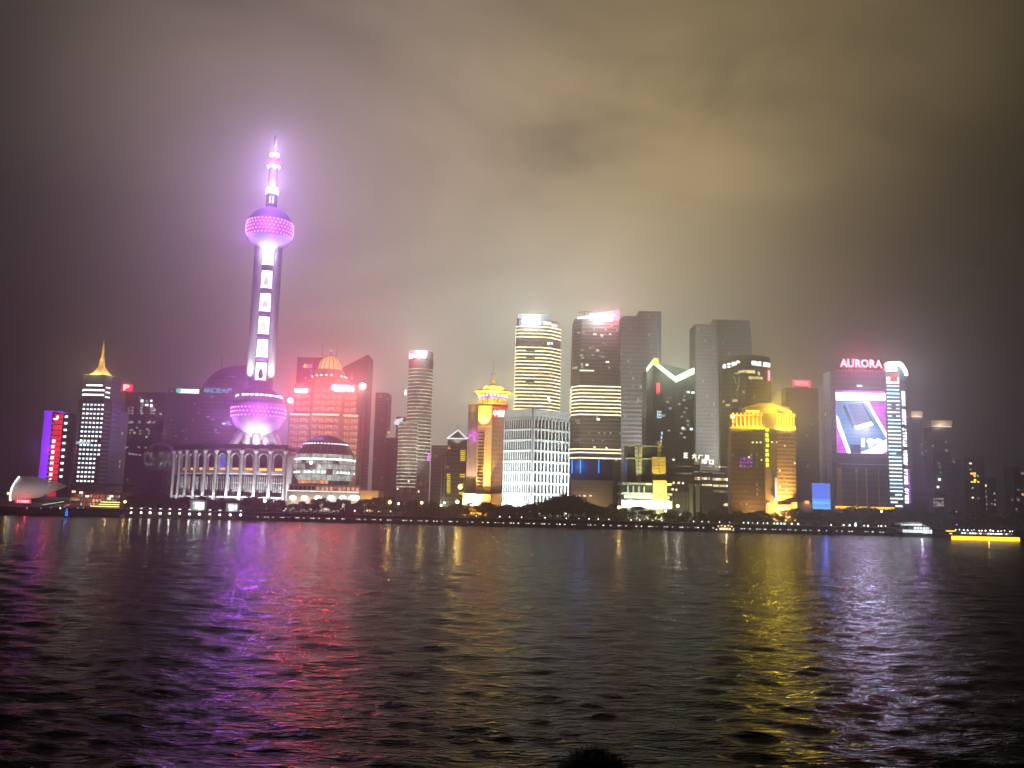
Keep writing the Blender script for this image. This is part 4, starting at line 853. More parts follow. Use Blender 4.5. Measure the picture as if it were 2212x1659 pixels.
def golden_tower():
    Y = 650
    B = Bld('golden_tower', 'golden floodlit tower with flared crown, dome and red sign', 1031, 1092, 960, Y, 24)
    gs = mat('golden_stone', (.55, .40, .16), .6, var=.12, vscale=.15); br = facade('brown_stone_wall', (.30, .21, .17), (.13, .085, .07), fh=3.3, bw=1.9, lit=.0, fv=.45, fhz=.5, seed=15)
    h = B.W / 2; H = B.z(873); m_ = Y / F
    xa = B.lx(1062, 960)
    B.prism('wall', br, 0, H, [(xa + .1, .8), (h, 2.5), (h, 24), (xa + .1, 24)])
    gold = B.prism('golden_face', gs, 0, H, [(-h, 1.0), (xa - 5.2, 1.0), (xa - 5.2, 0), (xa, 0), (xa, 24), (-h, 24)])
    for i in range(17):
        z = B.z(935 + 7.3 * i); link('window', unit(mat('recess_window', (.06, .04, .03), .4)), B.root, (-h + 2.6, .92, z), 0, (4.0, .4, 1.0))
        link('sill', unit(gs), B.root, (-h + 2.6, .7, z - .8), 0, (4.4, .6, .3))
    bal = obj('golden_balcony', MB().box((B.lx(1048, 900), -1.0, B.z(899)), (9.6, 3.0, B.z(877) - B.z(921))), gs, B.root)
    # left wing: ribbed, pinkish, violet patch
    pk = mat('pink_stone', (.50, .37, .33), .6, var=.12)
    wl = [(B.lx(1009, 960), 3), (B.lx(1030.6, 960), 3), (B.lx(1030.6, 960), 22), (B.lx(1009, 960), 22)]; zw = B.z(871, 1025)
    wing = B.prism('left_wing', pk, 6, zw, wl)
    n = 8; wx0, wx1 = wl[0][0], wl[1][0]
    for i in range(n): link('rib', unit(pk), wing, (wx0 + (wx1 - wx0) * (i + .5) / n, 2.6, (zw + 8) / 2), 0, (.34, .9, zw - 10))
    for i in range(n - 1): link('slot_window', unit(mat('recess_window', (.06, .04, .03), .4)), wing, (wx0 + (wx1 - wx0) * (i + 1) / n, 2.92, (zw + 4) / 2), 0, (.42, .3, zw - 16))
    link('parapet', unit(pk), wing, ((wx0 + wx1) / 2, 8, zw + .4), 0, (wx1 - wx0 + 2, 12, .9))
    for u, v, mm in ((1015, 940, e_mag), (1027, 934, e_mag), (1029, 939, e_purple), (1023, 946, e_purple), (1013, 944, e_purple), (1026, 951, e_mag)): link('violet_lamp', unit(mm), wing, (B.lx(u, v), 2.3, B.z(v, u)), 0, (.9, .4, .9))
    lamp('POINT', B.root, (B.lx(1021, 940), -3.5, B.z(941, 1021)), (.65, .1, 1), 2.6e3, .4)
    # crown
    cx = 0; cy_ = 12; P = lambda pxs: pxs * m_
    zp = H + .2
    obj('platform', MB().box((cx, cy_, H + .4), (B.W * 1.12, 26, 1.0)), gs, B.root)
    zc0, zc1 = H + .9, B.z(858); rr = P(29)
    obj('lantern_core', MB().lathe([(rr * .82, zc0), (rr * .82, zc1 + 1)], 28, (cx, cy_)), mat('lantern_core', (.30, .16, .05), .6), B.root)
    for i in range(24):
        a = 2 * math.pi * i / 24
        if math.sin(a) < .25: obj('lantern_column', MB().lathe([(.62, zc0), (.42, zc0 + 1), (.42, zc1 - .6), (.7, zc1)], 8, (cx + rr * .98 * math.cos(a), cy_ + rr * .98 * math.sin(a))), gs, B.root)
    obj('violet_ring', MB().lathe([(rr * .99, zc1 - .6), (rr * 1.02, zc1 + .6), (rr * .99, zc1 + 2.0)], 36, (cx, cy_)), em('violet_ring_light', (.25, .10, 1), .9, sample=True), B.root)
    for i in range(22):
        a = 2 * math.pi * i / 22
        if math.sin(a) < .2: link('ring_lamp', unit(e_white), B.root, (cx + rr * 1.06 * math.cos(a), cy_ + rr * 1.06 * math.sin(a), zc1 + 1.7), a, (.8, .8, .8))
    zf0, zf1 = zc1 + 2.0, B.z(842); rf = P(42)
    fl = obj('flared_crown', MB().lathe([(rr * .9, zf0), (rr * 1.02, zf0 + .6), (rr * 1.14, zf0 + 1.8), (rr * 1.30, zf1 - 1.6), (rf, zf1 - .6), (rf, zf1 + .5), (rr * .86, zf1 + 1.1)], 40, (cx, cy_)), gs, B.root, smooth=True)
    for i in range(28):
        a = 2 * math.pi * i / 28
        if math.sin(a) < .2: obj('crown_bracket', MB().tube((cx + rr * 1.04 * math.cos(a), cy_ + rr * 1.04 * math.sin(a), zf0 + .5), (cx + rf * .94 * math.cos(a), cy_ + rf * .94 * math.sin(a), zf1 - .8), .45, .5, 6), gs, fl)
    rd = P(24); zt = B.z(827.5)
    obj('dome', MB().lathe([(rd * math.cos(a), zf1 + .9 + (zt - zf1) * math.sin(a)) for a in [math.pi / 2 * i / 9 for i in range(9)]] + [(.1, zt + .9)], 36, (cx, cy_)), gs, B.root, smooth=True)
    sp = MB(); sp.lathe([(1.3, zt), (.8, zt + 2.0), (.9, zt + 3.0), (.5, zt + 4.4), (.25, B.z(803)), (.15, B.z(776))], 8, (cx, cy_)); sp.box((cx, cy_, B.z(818.5)), (4.0, .8, .8)); sp.box((cx, cy_, B.z(802.5)), (3.6, .8, .7))
    obj('spire', sp, gs, B.root)
    link('spire_lamp', unit(e_dim), B.root, (cx, cy_, B.z(776)), 0, (.8, .8, .8))
    # red sign
    sx, sz = B.lx(1077.5, 890), B.z(890.5, 1077)
    obj('sign_board', MB().box((sx, -.6, sz), (P(36), 1.6, P(24))), em('red_signboard_light', (1, .05, .03), .55, sample=True), B.root)
    sl = em('sign_white_light', (1, .9, .9), 3.0)
    text('sign', '中', sl, 4.6, B.root, (sx - 2.6, -1.6, sz - .9), width=3.1)
    for i in range(2): obj('sign', glyphs(1, 3.0, 4.4, seed=61 + i, bar=.25), sl, B.root, (sx + .9 + 3.4 * i, -1.6, sz - 1.0))
    base = B.prism('base', gs, 0, B.z(1068), [(-h - 9, -2), (xa + .5, -2), (xa + .5, 24), (-h - 9, 24)])
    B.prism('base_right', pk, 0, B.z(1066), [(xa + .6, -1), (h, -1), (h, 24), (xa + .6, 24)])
    G_ = (1, .62, .10)
    lamp('SPOT', B.root, (xa - 3, -9, B.z(1068) + .5), G_, 1.2e5, .4, spot=40, aim=(xa - 3, 0, H * .5), name='flood_light')
    lamp('SPOT', B.root, (xa - 6, -8, B.z(921)), G_, 8e4, .4, spot=70, aim=(xa - 6, 0, B.z(895)), name='flood_light')
    lamp('AREA', B.root, (wx0 + 3, -5, 6.5), (1, .78, .55), 7e4, size=(7, .5), aim=(wx0 + 3, 3, 40))
    for a in (R(-150), R(-90), R(-30)):
        lamp('POINT', B.root, (cx + rr * 1.7 * math.cos(a), cy_ + rr * 1.7 * math.sin(a), zc1 - 1), (1, .68, .12), 1.2e4, 1.0)
        lamp('POINT', B.root, (cx + rd * 1.35 * math.cos(a), cy_ + rd * 1.35 * math.sin(a), zf1 + 2.6), (1, .68, .12), 9e3, .8)
    lamp('AREA', B.root, (-h - 1, -12, .5), (1, .6, .10), 9e3, size=(18, .6), aim=(-h + 2, -2, 8))
    lamp('POINT', B.root, (sx + 1, -6, sz), RED, 4e3, .4); lamp('SPOT', B.root, (xa + 6, -14, 6), (1, .65, .45), 4.5e4, .4, spot=50, aim=(xa + 5, 1, 40), name='flood_light')
golden_tower()

def white_grid():
    Y = 606; cxp, _ = px(1150, 985, Y)
    B = Bld('grid_block', 'white floodlit office block with a grid of tall dark windows', 1150, 1151, 985, Y, 1)
    B.root.location = (cxp, Y, GZ); a, b = R(140), R(38); wl, wr = 25.5, 33.0
    pl = (wl * math.cos(a), wl * math.sin(a)); pr = (wr * math.cos(b), wr * math.sin(b))
    B.poly = [pl, (0, 0), pr, (pl[0] + pr[0], pl[1] + pr[1])]
    H = px(1151.5, 882.5, Y)[1] - GZ
    wh = mat('white_cladding', (.66, .69, .68), .6, var=.08, vscale=.1); gl = mat('block_glass', (.030, .042, .042), .22, var=.5, vscale=.4)
    B.prism('wall', wh, 0, H)
    top = H - px(1151, 882, Y)[1] + px(1151, 903, Y)[1]; rows = 9; rh = (top - 1.0) / rows
    for side, n in ((0, 12), (1, 10)):
        p, d, ln = B.edge(side); bw = (ln - 1.6) / n
        for r in range(rows):
            z = 1.0 + rh * (r + .5)
            for c in range(n):
                B.win(side, .8 + bw * (c + .5), z, bw * .60, rh * .82, gl, 'pane', out=.05, th=.3, frac=False)
            B.win(side, .5, z - rh * .5, ln * .985, rh * .20, wh, 'spandrel', out=.66, th=.9)
        for c in range(n + 1): B.win(side, .8 + bw * c, top / 2, bw * .34, top, wh, 'pilaster', out=.50, th=.8, frac=False)
    B.win(0, .995, H / 2, 1.0, H, mat('grey_corner', (.30, .32, .32), .6), 'corner_post', out=.7, th=1.0); 
    Wt = (.92, 1.0, 1.0)
    for t in (.15, .5, .85):
        for side, pw in ((0, 1.3e5), (1, 1.5e5)):
            p, d, ln = B.edge(side); nr = Vector((d.y, -d.x)); q = p + d * ln * t + nr * 8; e = p + d * ln * t
            lamp('SPOT', B.root, (q.x, q.y, 1.2), Wt, pw * .5, .4, spot=95, aim=(e.x, e.y, H * .42), name='flood_light'); q = e + nr * 20; lamp('SPOT', B.root, (q.x, q.y, 1.5), Wt, pw * 1.0, .6, spot=60, aim=(e.x, e.y, H * .72), name='flood_light')
    for k in range(11): 
        p, d, ln = B.edge(k % 2); nr = Vector((d.y, -d.x)); q = p + d * ln * ((k + .5) / 11) + nr * 3
        link('foot_lamp', unit(e_white), B.root, (q.x, q.y, 3.0), 0, (1.0, 1.0, 1.0))
white_grid()

band = em('cream_band_light', (1.0, .92, .56), 2.3, var=.2, vscale=.05)
f_bronze = facade('bronze_glass', (.20, .18, .14), (.09, .085, .07), fh=4.0, bw=1.6, lit=.03, ls=.5, seed=17)
def banded_one():
    B = Bld('banded_tower', 'tall glass tower wrapped in cream light bands, left of a pair', 1113, 1212, 790, 905, 38,
            poly=lambda W: [(-W / 2, 3.5), (-W / 2 + 2.5, 0), (W * .10, 0), (W * .28, 3.0), (W / 2, 14), (W / 2, 34), (-W / 2, 34)])
    H = B.z(704); Ht = B.z(676, 1130); B.prism('wall', f_bronze, 0, H)
    # stepped screen at the top
    U_ = offset(B.poly, -.8)
    B.prism('top_storey', facade('top_glass', (.34, .34, .34), (.25, .26, .27), fh=9, bw=4, lit=0, seed=18), H, B.z(690), U_)
    obj('roof_screen', MB().poly([(U_[0][0], H), (U_[2][0] + 8, H), (U_[2][0] + 8, B.z(680)), (U_[2][0] + 2, Ht), (U_[0][0], Ht)], 1.2), mat('screen_panel', (.30, .32, .36), .5), B.root, (0, 3.4, 0))
    k = 0
    for i in range(26):
        v = 706 + 7.45 * i; z = B.z(v)
        if i in (4, 5): continue
        g = B.band('light_band', band, z - .55, z + .55, .4)
    for i in (7, 16, 9): B.win(1, .5, B.z(706 + 7.45 * i - .5), 9, 1.5, f_bronze, 'dark_gap', out=.5)
    wins(B, [(1185, 742, e_cool), (1192, 742, e_cool), (1150, 798, e_dim), (1160, 798, e_dim), (1147, 853, e_dim), (1153, 853, e_dim), (1185, 860, e_cool), (1188, 866, e_cool), (1166, 805, e_red), (1190, 807, e_red)] + [(1128 + 9 * i, 711 + random.choice((0, 8)), e_dim) for i in range(6)], w=2.4, h=2.2)
    lg = em('roof_sign_light', (1, 1, 1), 7.0, sample=True)
    obj('sign', glyphs(5, 3.4, 6.4, seed=70, bar=.30, gap=.14), lg, B.root, (B.lx(1148, 693), -.8, B.z(693.5, 1148)))
    obj('sign_backing', MB().box((B.lx(1148, 693), -.2, B.z(693.5, 1148)), (20, .5, 5.6)), em('sign_backing_light', (.95, .97, 1), 1.6), B.root)
    B.win(2, .5, B.z(697), 8.5, 3.2, em('warm_roof_light', (1, .92, .7), 1.8), 'roof_light', poly=U_); B.win(3, .3, B.z(699), 8.5, 2.6, em('warm_roof_light', (1, .92, .7), 1.8), 'roof_light', poly=U_)
    for sx in (-22, 8, 34): lamp('SPOT', B.root, (sx, -62, 30), (1, .90, .62), 1.6e5, 1.5, spot=75, aim=(sx * .7, 4, 120), name='flood_light')  # added spots stand in for the bands' own light on the walls
    lamp('POINT', B.root, (B.lx(1148, 690), -10, B.z(690, 1148)), (.95, .97, 1), 5e4, .8); lamp('POINT', B.root, (0, 8, Ht - 3), (.9, .95, 1), 4e4, .8)
banded_one()
def banded_two():
    B = Bld('banded_tower', 'tall dark glass tower with two groups of cream light bands, right of a pair', 1233, 1344, 880, 930, 40,
            poly=lambda W: [(-W / 2, 10), (-W / 2 + 8.5, 0), (W / 2 - 1.5, 0), (W / 2, 1.5), (W / 2, 38), (-W / 2, 38)])
    h = B.W / 2; k = .90
    fb = facade('brown_glass', (.15, .125, .11), (.055, .05, .048), fh=4.0, bw=2.0, lit=.035, ls=.7, seed=21)
    H = B.z(690); top = [(x * k, y) for x, y in B.poly]
    obj('wall', MB().prism(B.poly, 0, H, top), fb, B.root)
    zl, zr = B.z(686, 1240), B.z(668, 1325)
    xs = [(-h * k, 8), (-h * k + 8, .6), (h * k - 1, .6), (h * k, 38), (-h * k, 38)]
    zt = [zl, zl + 2, zr, zr - 2, zl]
    n = 5; vs = [(p[0], p[1], H) for p in xs] + [(p[0], p[1], z) for p, z in zip(xs, zt)]
    obj('slanted_top', MB().add(vs, [(i, (i + 1) % n, n + (i + 1) % n, n + i) for i in range(n)] + [tuple(range(n, 2 * n))]), mat('top_panel', (.22, .17, .17), .5), B.root)
    cr_ = MB().tube((-h * .5, 10, zl), (-h * .5, 10, zl + 9), .5, .4, 6); cr_.tube((-h * .72, 10, zl + 8), (-h * .2, 10, zl + 9.4), .4, .3, 6)
    obj('roof_crane', cr_, stone_dark, B.root)
    def P(z): f = 1 - (1 - k) * z / H; return [(x * f, y) for x, y in B.poly]
    for v in [834.6 + 7.65 * i for i in range(9)] + [970.5, 978, 989.6]:
        z = B.z(v); B.band('light_band', band, z - .6, z + .6, .4, poly=P(z))
    z = B.z(801); B.win(1, .16, z, 15, 1.3, band, 'light_band', poly=P(z))
    for v in [906 + 8.6 * i for i in range(7)]: z = B.z(v); B.band('floor_band', mat('dull_band', (.22, .23, .21), .5), z - .6, z + .6, .35, poly=P(z))
    for v in [700 + 7.6 * i for i in range(13)]: z = B.z(v); B.band('floor_band', mat('dull_band', (.22, .23, .21), .5), z - .4, z + .4, .3, poly=P(z))
    ws = [(1250, 719), (1260, 718), (1285, 722), (1300, 727), (1308, 722), (1318, 722), (1282, 750), (1258, 756), (1291, 757), (1258, 773), (1256, 767), (1290, 758), (1298, 770), (1304, 771), (1257, 787), (1268, 788), (1312, 782), (1300, 724), (1304, 741), (1280, 767), (1292, 906, e_white), (1250, 914), (1284, 966), (1310, 968)]
    wins(B, [(u, v, m_[0] if m_ else random.choice((e_dim, e_dimw, e_dimw, e_warm))) for u, v, *m_ in ws], w=3.0, h=2.0)
    lg = em('tower_sign_light', (1, .97, .98), 8.0, sample=True)
    for i, (u, wd) in enumerate(((1281, 6), (1297, 6), (1310, 6.5), (1318, 4))): obj('sign', glyphs(1, wd, 6.0, seed=80 + i, bar=.30), lg, B.root, (B.lx(u, 685), -.6, B.z(685 + .06 * (u - 1280), u)))
    for u in (1250, 1256, 1262, 1267, 1326): link('sign_lamp', unit(e_white), B.root, (B.lx(u, 687), -.4, B.z(687 - .08 * (u - 1250), u)), 0, (2.0, .5, 2.0))
    for sx in (-20, 20): lamp('SPOT', B.root, (sx, -60, 36), (1, .86, .66), 1.0e5, 1.5, spot=70, aim=(sx * .7, 4, 110), name='flood_light')  # spots added here for the spill of the light bands
    lamp('POINT', B.root, (B.lx(1322, 683), -9, B.z(683, 1322)), (1, .16, .30), 6e4, .6); lamp('POINT', B.root, (B.lx(1290, 683), -9, B.z(685, 1290)), (1, .95, .97), 6e4, .6)
banded_two()
def podium_two():
    B = Bld('podium_block', 'dark blue podium with three blue neon lines over a tan panelled base', 1234, 1324, 1040, 700, 30)
    zt, zm = B.z(992), B.z(1037); h = B.W / 2
    B.prism('upper_wall', mat('navy_panel', (.055, .06, .12), .45, var=.3), zm, zt, [(-h, 2), (h, 2), (h, 30), (-h, 30)])
    tan = mat('tan_panel', (.40, .30, .19), .7, var=.2, vscale=.3)
    B.prism('lower_wall', mat('tan_joint', (.2, .15, .10), .8), 0, zm - .1)
    nr, nc = 8, 9
    for r in range(nr):
        for c in range(nc): B.win(0, (c + .5) / nc, zm * (.22 + .78 * (r + .5) / nr), B.W / nc * .97, zm * .78 / nr * .93, tan, 'panel', out=.12, th=.25)
    for u in (1236, 1254, 1294): link('neon_line', unit(em('blue_neon_light', (.02, .28, 1), 2.2, sample=True)), B.root, (B.lx(u, 1005), 1.5, B.z(1007, u)), 0, (.7, .6, 10.5))
    for u in (1231, 1243, 1250, 1262, 1275): link('terrace_lamp', unit(e_warm), B.root, (B.lx(u, 1071), -3, B.z(1071, u)), 0, (1.5, 1.0, 1.0))
    lamp('POINT', B.root, (B.lx(1254, 1005), -5, B.z(1005)), (.1, .3, 1), 4e3, .4); lamp('AREA', B.root, (0, -11, 2), (1, .75, .42), 2.0e3, size=(24, .6), aim=(0, 0, zm * .7))
podium_two()
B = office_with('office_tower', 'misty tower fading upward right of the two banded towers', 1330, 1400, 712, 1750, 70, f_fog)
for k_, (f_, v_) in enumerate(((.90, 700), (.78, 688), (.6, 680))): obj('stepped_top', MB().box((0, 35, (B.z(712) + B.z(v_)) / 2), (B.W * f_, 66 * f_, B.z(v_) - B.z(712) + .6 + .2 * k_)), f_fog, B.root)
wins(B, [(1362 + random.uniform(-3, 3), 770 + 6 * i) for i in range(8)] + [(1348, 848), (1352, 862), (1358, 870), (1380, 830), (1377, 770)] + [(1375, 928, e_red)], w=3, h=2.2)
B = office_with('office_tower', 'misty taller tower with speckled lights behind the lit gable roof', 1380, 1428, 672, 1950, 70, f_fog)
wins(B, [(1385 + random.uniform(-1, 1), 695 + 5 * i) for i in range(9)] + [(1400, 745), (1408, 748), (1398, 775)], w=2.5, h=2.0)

for u_, y_, zt_ in ((1365, 1750, 200), (1405, 1950, 220), (1527, 2000, 200), (1580, 2150, 230)):
    x_ = px(u_, 900, y_)[0]; E_ = empty('added_flood', (x_, y_ - 230, GZ), 0, None, None); lamp('SPOT', E_, (0, 0, 6), (1, .96, .86), 7.5e6, 2, spot=75, aim=(0, 230, zt_ + 110), name='flood_light')  # added spot brightening a misty tower; no real lamp stands there
def gable_tower():
    Y = 820
    B = Bld('gabled_tower', 'dark tower with zigzag roofline edged in bright white light', 1399, 1503, 900, Y, 34)
    h = B.W / 2; x1, x2 = B.lx(1414, 850), B.lx(1459, 850)
    plan = [(-h, 7), (x1, 10), (x2, 0), (h, 8), (h, 36), (-h, 36)]
    zs = [B.z(799, 1399, 7), B.z(782, 1413, 10), B.z(820, 1457), B.z(801, 1500, 8), B.z(801, 1500, 8), B.z(799, 1399, 7)]
    n = 6; f = facade('green_dark_glass', (.035, .045, .038), (.012, .02, .016), fh=4, bw=2.6, lit=.025, ls=.5, seed=23)
    obj('wall', MB().add([(p[0], p[1], 0) for p in plan] + [(p[0], p[1], z) for p, z in zip(plan, zs)], [(i, (i + 1) % n, n + (i + 1) % n, n + i) for i in range(n)] + [tuple(range(n, 2 * n))]), f, B.root)
    el = em('roof_edge_light', (.86, 1.0, .72), 1.9, sample=True, var=.3, vscale=.08)
    for i in range(3):
        a, b = Vector((*plan[i], zs[i])), Vector((*plan[i + 1], zs[i + 1])); hh = 5.8 if i == 2 else 4.2; o = Vector((.15, -.7, 0))
        obj('roof_light', MB().add([a + o + Vector((0, 0, -hh * .5)), b + o + Vector((0, 0, -hh * .5)), b + o + Vector((0, 0, hh * .5)), a + o + Vector((0, 0, hh * .5)), a + Vector((0, .6, -hh * .5)), b + Vector((0, .6, -hh * .5)), b + Vector((0, .6, hh * .5)), a + Vector((0, .6, hh * .5))],
            [(0, 1, 2, 3), (7, 6, 5, 4), (0, 4, 5, 1), (3, 2, 6, 7), (0, 3, 7, 4), (1, 5, 6, 2)]), el, B.root)
    obj('roof_block', MB().box((B.lx(1420, 781), 9, B.z(781, 1420, 8)), (4.0, 3, 6.0)).box((B.lx(1420, 781), 9, B.z(785, 1420, 8)), (5.2, 3.4, 1.0)), em('lemon_block_light', (.95, .85, .02), 1.6), B.root)
    obj('light_mast', MB().tube((B.lx(1420, 775, 12), 12, B.z(776, 1420, 12)), (B.lx(1420, 775, 12), 12, B.z(692, 1420, 12)), .5, .3, 6), em('blue_mast_light', (.25, .5, .8), .35), B.root)
    s_ = obj('sign', glyphs(3, 3.2, 2.8, vertical=True, seed=90, bar=.3), em('red_sign_light', (1, .05, .12), 2.4), B.root, (B.lx(1425.5, 837), 7.0, B.z(837, 1425)))
    obj('sign_board', MB().box((B.lx(1425.5, 837), 7.8, B.z(837, 1425)), (4.6, .6, 10.5)), em('red_panel_light', RED, .8), B.root)
    bl = em('pale_blue_mark', (.5, .75, 1), 1.3)
    obj('light_mark', glyphs(1, 5, 7, seed=92), bl, B.root, (B.lx(1427, 894), 6.3, B.z(894, 1427)))
    for i in range(4): link('light_mark', unit(bl), B.root, (B.lx(1432, 935) - .4 * i, 5.6, B.z(935 + 9 * i, 1432)), 0, (1.3, .5, 2.8))
    wins(B, [(1470 + random.uniform(-3, 22), 846 + 9 * i) for i in range(12)] + [(1487, 847, e_cool), (1497, 848, e_cool), (1442, 868), (1448, 882), (1445, 930), (1475, 925, e_cool), (1493, 927, e_cool)], w=2.4, h=1.8)
    lamp('POINT', B.root, (B.lx(1440, 795), -8, B.z(800, 1440)), (.85, 1, .8), 4.0e4, .6); lamp('POINT', B.root, (h * .7, -6, B.z(806, 1485)), (.85, 1, .8), 2.5e4, .6)
gable_tower()
def deco_block():
    B = Bld('stepped_block', 'stepped deco block lit green-white with a glowing yellow tower front', 1357, 1438, 1010, 600, 24)
    h = B.W / 2; X = B.lx
    gw = mat('green_white_stone', (.52, .56, .48), .6, var=.12); dk = mat('olive_glass', (.05, .07, .05), .3, var=.3); yl = mat('yellow_stone', (.62, .50, .18), .6, var=.1)
    zt, zm, zb = B.z(961), B.z(989), B.z(1041)
    B.prism('tower_wall', dk, 0, zt, [(-h * .98, 6), (h, 6), (h, 24), (-h * .98, 24)])
    for v in (962.5, 990): link('ledge', unit(gw), B.root, (-1, 5.6, B.z(v)), 0, (B.W * 1.02, 2.0, .8))
    for sx, xb in ((-1, 1376.5), (1, 1384.5)):
        xt = X(1376.5 if sx < 0 else 1386.5, 965); xbm = X(1379.8 if sx < 0 else 1384.5, 1040); w = 1.0
        for seg in range(9):
            f0, f1 = seg / 9, (seg + .88) / 9; za, zb_ = zt + (zb - zt) * f0, zt + (zb - zt) * f1
            ca, cb = xt + (xbm - xt) * f0, xt + (xbm - xt) * f1; wa = 1.25 - .6 * f0
            obj('brace_panel', MB().poly([(cb - wa, zb_), (cb + wa, zb_), (ca + wa, za), (ca - wa, za)], .8), gw, B.root, (0, 4.6, 0))
    # glowing front
    xg0, xg1 = X(1409, 1010), X(1438, 1010); zg = B.z(986); n = 20
    for i in range(n):
        zq = B.z(1080); za, zc_ = zq + (zg - zq) * i / n, zq + (zg - zq) * (i + .88) / n
        for a_, b_ in ((xg0, (xg0 + xg1) / 2 - .15), ((xg0 + xg1) / 2 + .15, xg1)): obj('glow_panel', MB().box(((a_ + b_) / 2, 2.5, (za + zc_) / 2), (b_ - a_, 3, zc_ - za)), yl, B.root, (0, -5.2 if zc_ < zb + 1 else -1.0, 0))
    for i in range(4): obj('crest_panel', MB().box(((xg0 + xg1) / 2 + .6, 3, zg + 1.6 + 2.6 * i), (2.4, 2, 2.2)), yl, B.root)
    # base tiers
    L0, L1 = X(1342, 1060), X(1450, 1060)
    for k, (va, vb, ex) in enumerate(((1043, 1048, 0), (1049, 1064, -1.0), (1064.5, 1069, .3), (1069.5, 1080, -1.6), (1080.5, 1098, .2))):
        obj('tier', MB().box(((L0 + L1) / 2, 8, (B.z(va) + B.z(vb)) / 2), (L1 - L0 + ex * 2, 20 + ex, B.z(va) - B.z(vb))), gw if k != 1 else dk, B.root)
    for i in range(4): obj('tier_fin', MB().box((L0 + 4 + 3.6 * i, -2.3, B.z(1057)), (.9, 1, B.z(1049) - B.z(1064))), gw, B.root)
    Y_ = (1, .76, .16)
    lamp('SPOT', B.root, ((xg0 + xg1) / 2, -15, B.z(1078)), Y_, 7e4, .4, spot=75, aim=((xg0 + xg1) / 2, 2, B.z(1012)), name='flood_light')
    lamp('SPOT', B.root, (X(1381, 1040), -6, B.z(1041)), (.85, 1, .82), 5e3, .4, spot=60, aim=(X(1381, 1000), 4, B.z(1000)), name='flood_light')
    lamp('AREA', B.root, (L0 + 8, -12, 2), (.86, 1, .86), 1.2e4, size=(15, .6), aim=(L0 + 8, 0, 9)); lamp('AREA', B.root, (L1 - 8, -12, 2), (1, .86, .38), 2.0e4, size=(15, .6), aim=(L1 - 8, 0, 9))
deco_block()

# ================================================================== RIGHT SIDE
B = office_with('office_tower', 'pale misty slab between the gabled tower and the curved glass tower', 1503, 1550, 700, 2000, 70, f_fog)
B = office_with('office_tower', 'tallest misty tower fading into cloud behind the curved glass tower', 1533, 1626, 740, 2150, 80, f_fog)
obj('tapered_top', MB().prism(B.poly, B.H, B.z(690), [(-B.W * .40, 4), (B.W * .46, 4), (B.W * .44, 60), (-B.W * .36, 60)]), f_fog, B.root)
def curved_tower():
    Y = 880
    B = Bld('curved_tower', 'green-brown glass tower with bowed front and white lettering at the top', 1566, 1676, 880, Y, 34,
            poly=lambda W: [(-W / 2 + W * i / 14, 16 * ((2 * i / 14 - 1) ** 2) * .9 + (3 if i == 0 else 0)) for i in range(15)] + [(W / 2, 24), (-W / 2, 24)])
    f = facade('olive_glass_wall', (.11, .12, .075), (.045, .055, .035), fh=4.1, bw=2.0, lit=.012, ls=.6, litcol=(1, .85, .5), seed=25)
    H = B.z(775); B.prism('wall', f, 0, H); B.prism('roof_screen', mat('olive_screen', (.13, .13, .10), .5), H, B.z(766), offset(B.poly, -1.0))
    lg = em('white_letter_light', (1, 1, 1), 3.2)
    W = B.W
    def on(u, v, out=.6):
        x = B.lx(u, v); y = 16 * .9 * (2 * x / W) ** 2; return (x, y - out, B.z(v, u, y)), math.atan(16 * .9 * 8 * x / W / W)
    for i, ch in enumerate('未来资产'):
        p, a = on(1570.5 + 8.2 * i, 791.5 - 2.4 * i); text('sign', ch, lg, 4.6, B.root, p, a * .8, width=4.0)
    for i, ch in enumerate('MIRAE ASSET'):
        if ch == ' ': continue
        p, a = on(1626 + 4.4 * i, 784 + .55 * i); text('sign', ch, lg, 4.2, B.root, p, a * .8, width=1.9 if ch != 'I' else .8, bold=.04)
    ww = em('amber_room_light', (1, .82, .40), .9, var=.5)
    for u, v, w, h in ((1593, 806, 5, 1.4), (1601, 803, 4.5, 1.8), (1608, 802, 5, 2.4), (1622, 803, 8, 3.0), (1640, 807, 2.5, 3.4), (1626, 816, 8, 2.6), (1642, 817, 7, 2.6)): p, a = on(u, v, .3); link('window', unit(ww), B.root, p, a, (w, .5, h))
    p, a = on(1667, 812, .8); obj('banner', MB().box((0, 0, 0), (6.0, .5, 12)), em('red_banner_light', (1, .10, .10), .55, var=.5), B.root, p, a); obj('banner_lettering', glyphs(4, 3.2, 2.2, vertical=True, seed=95), em('pink_letter_light', (1, .4, .5), 1.5), B.root, (p[0], p[1] - .7, p[2]), a)
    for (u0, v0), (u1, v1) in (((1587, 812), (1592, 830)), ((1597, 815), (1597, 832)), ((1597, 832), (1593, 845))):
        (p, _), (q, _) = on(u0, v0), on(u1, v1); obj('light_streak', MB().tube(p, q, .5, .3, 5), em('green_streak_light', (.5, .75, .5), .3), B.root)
curved_tower()
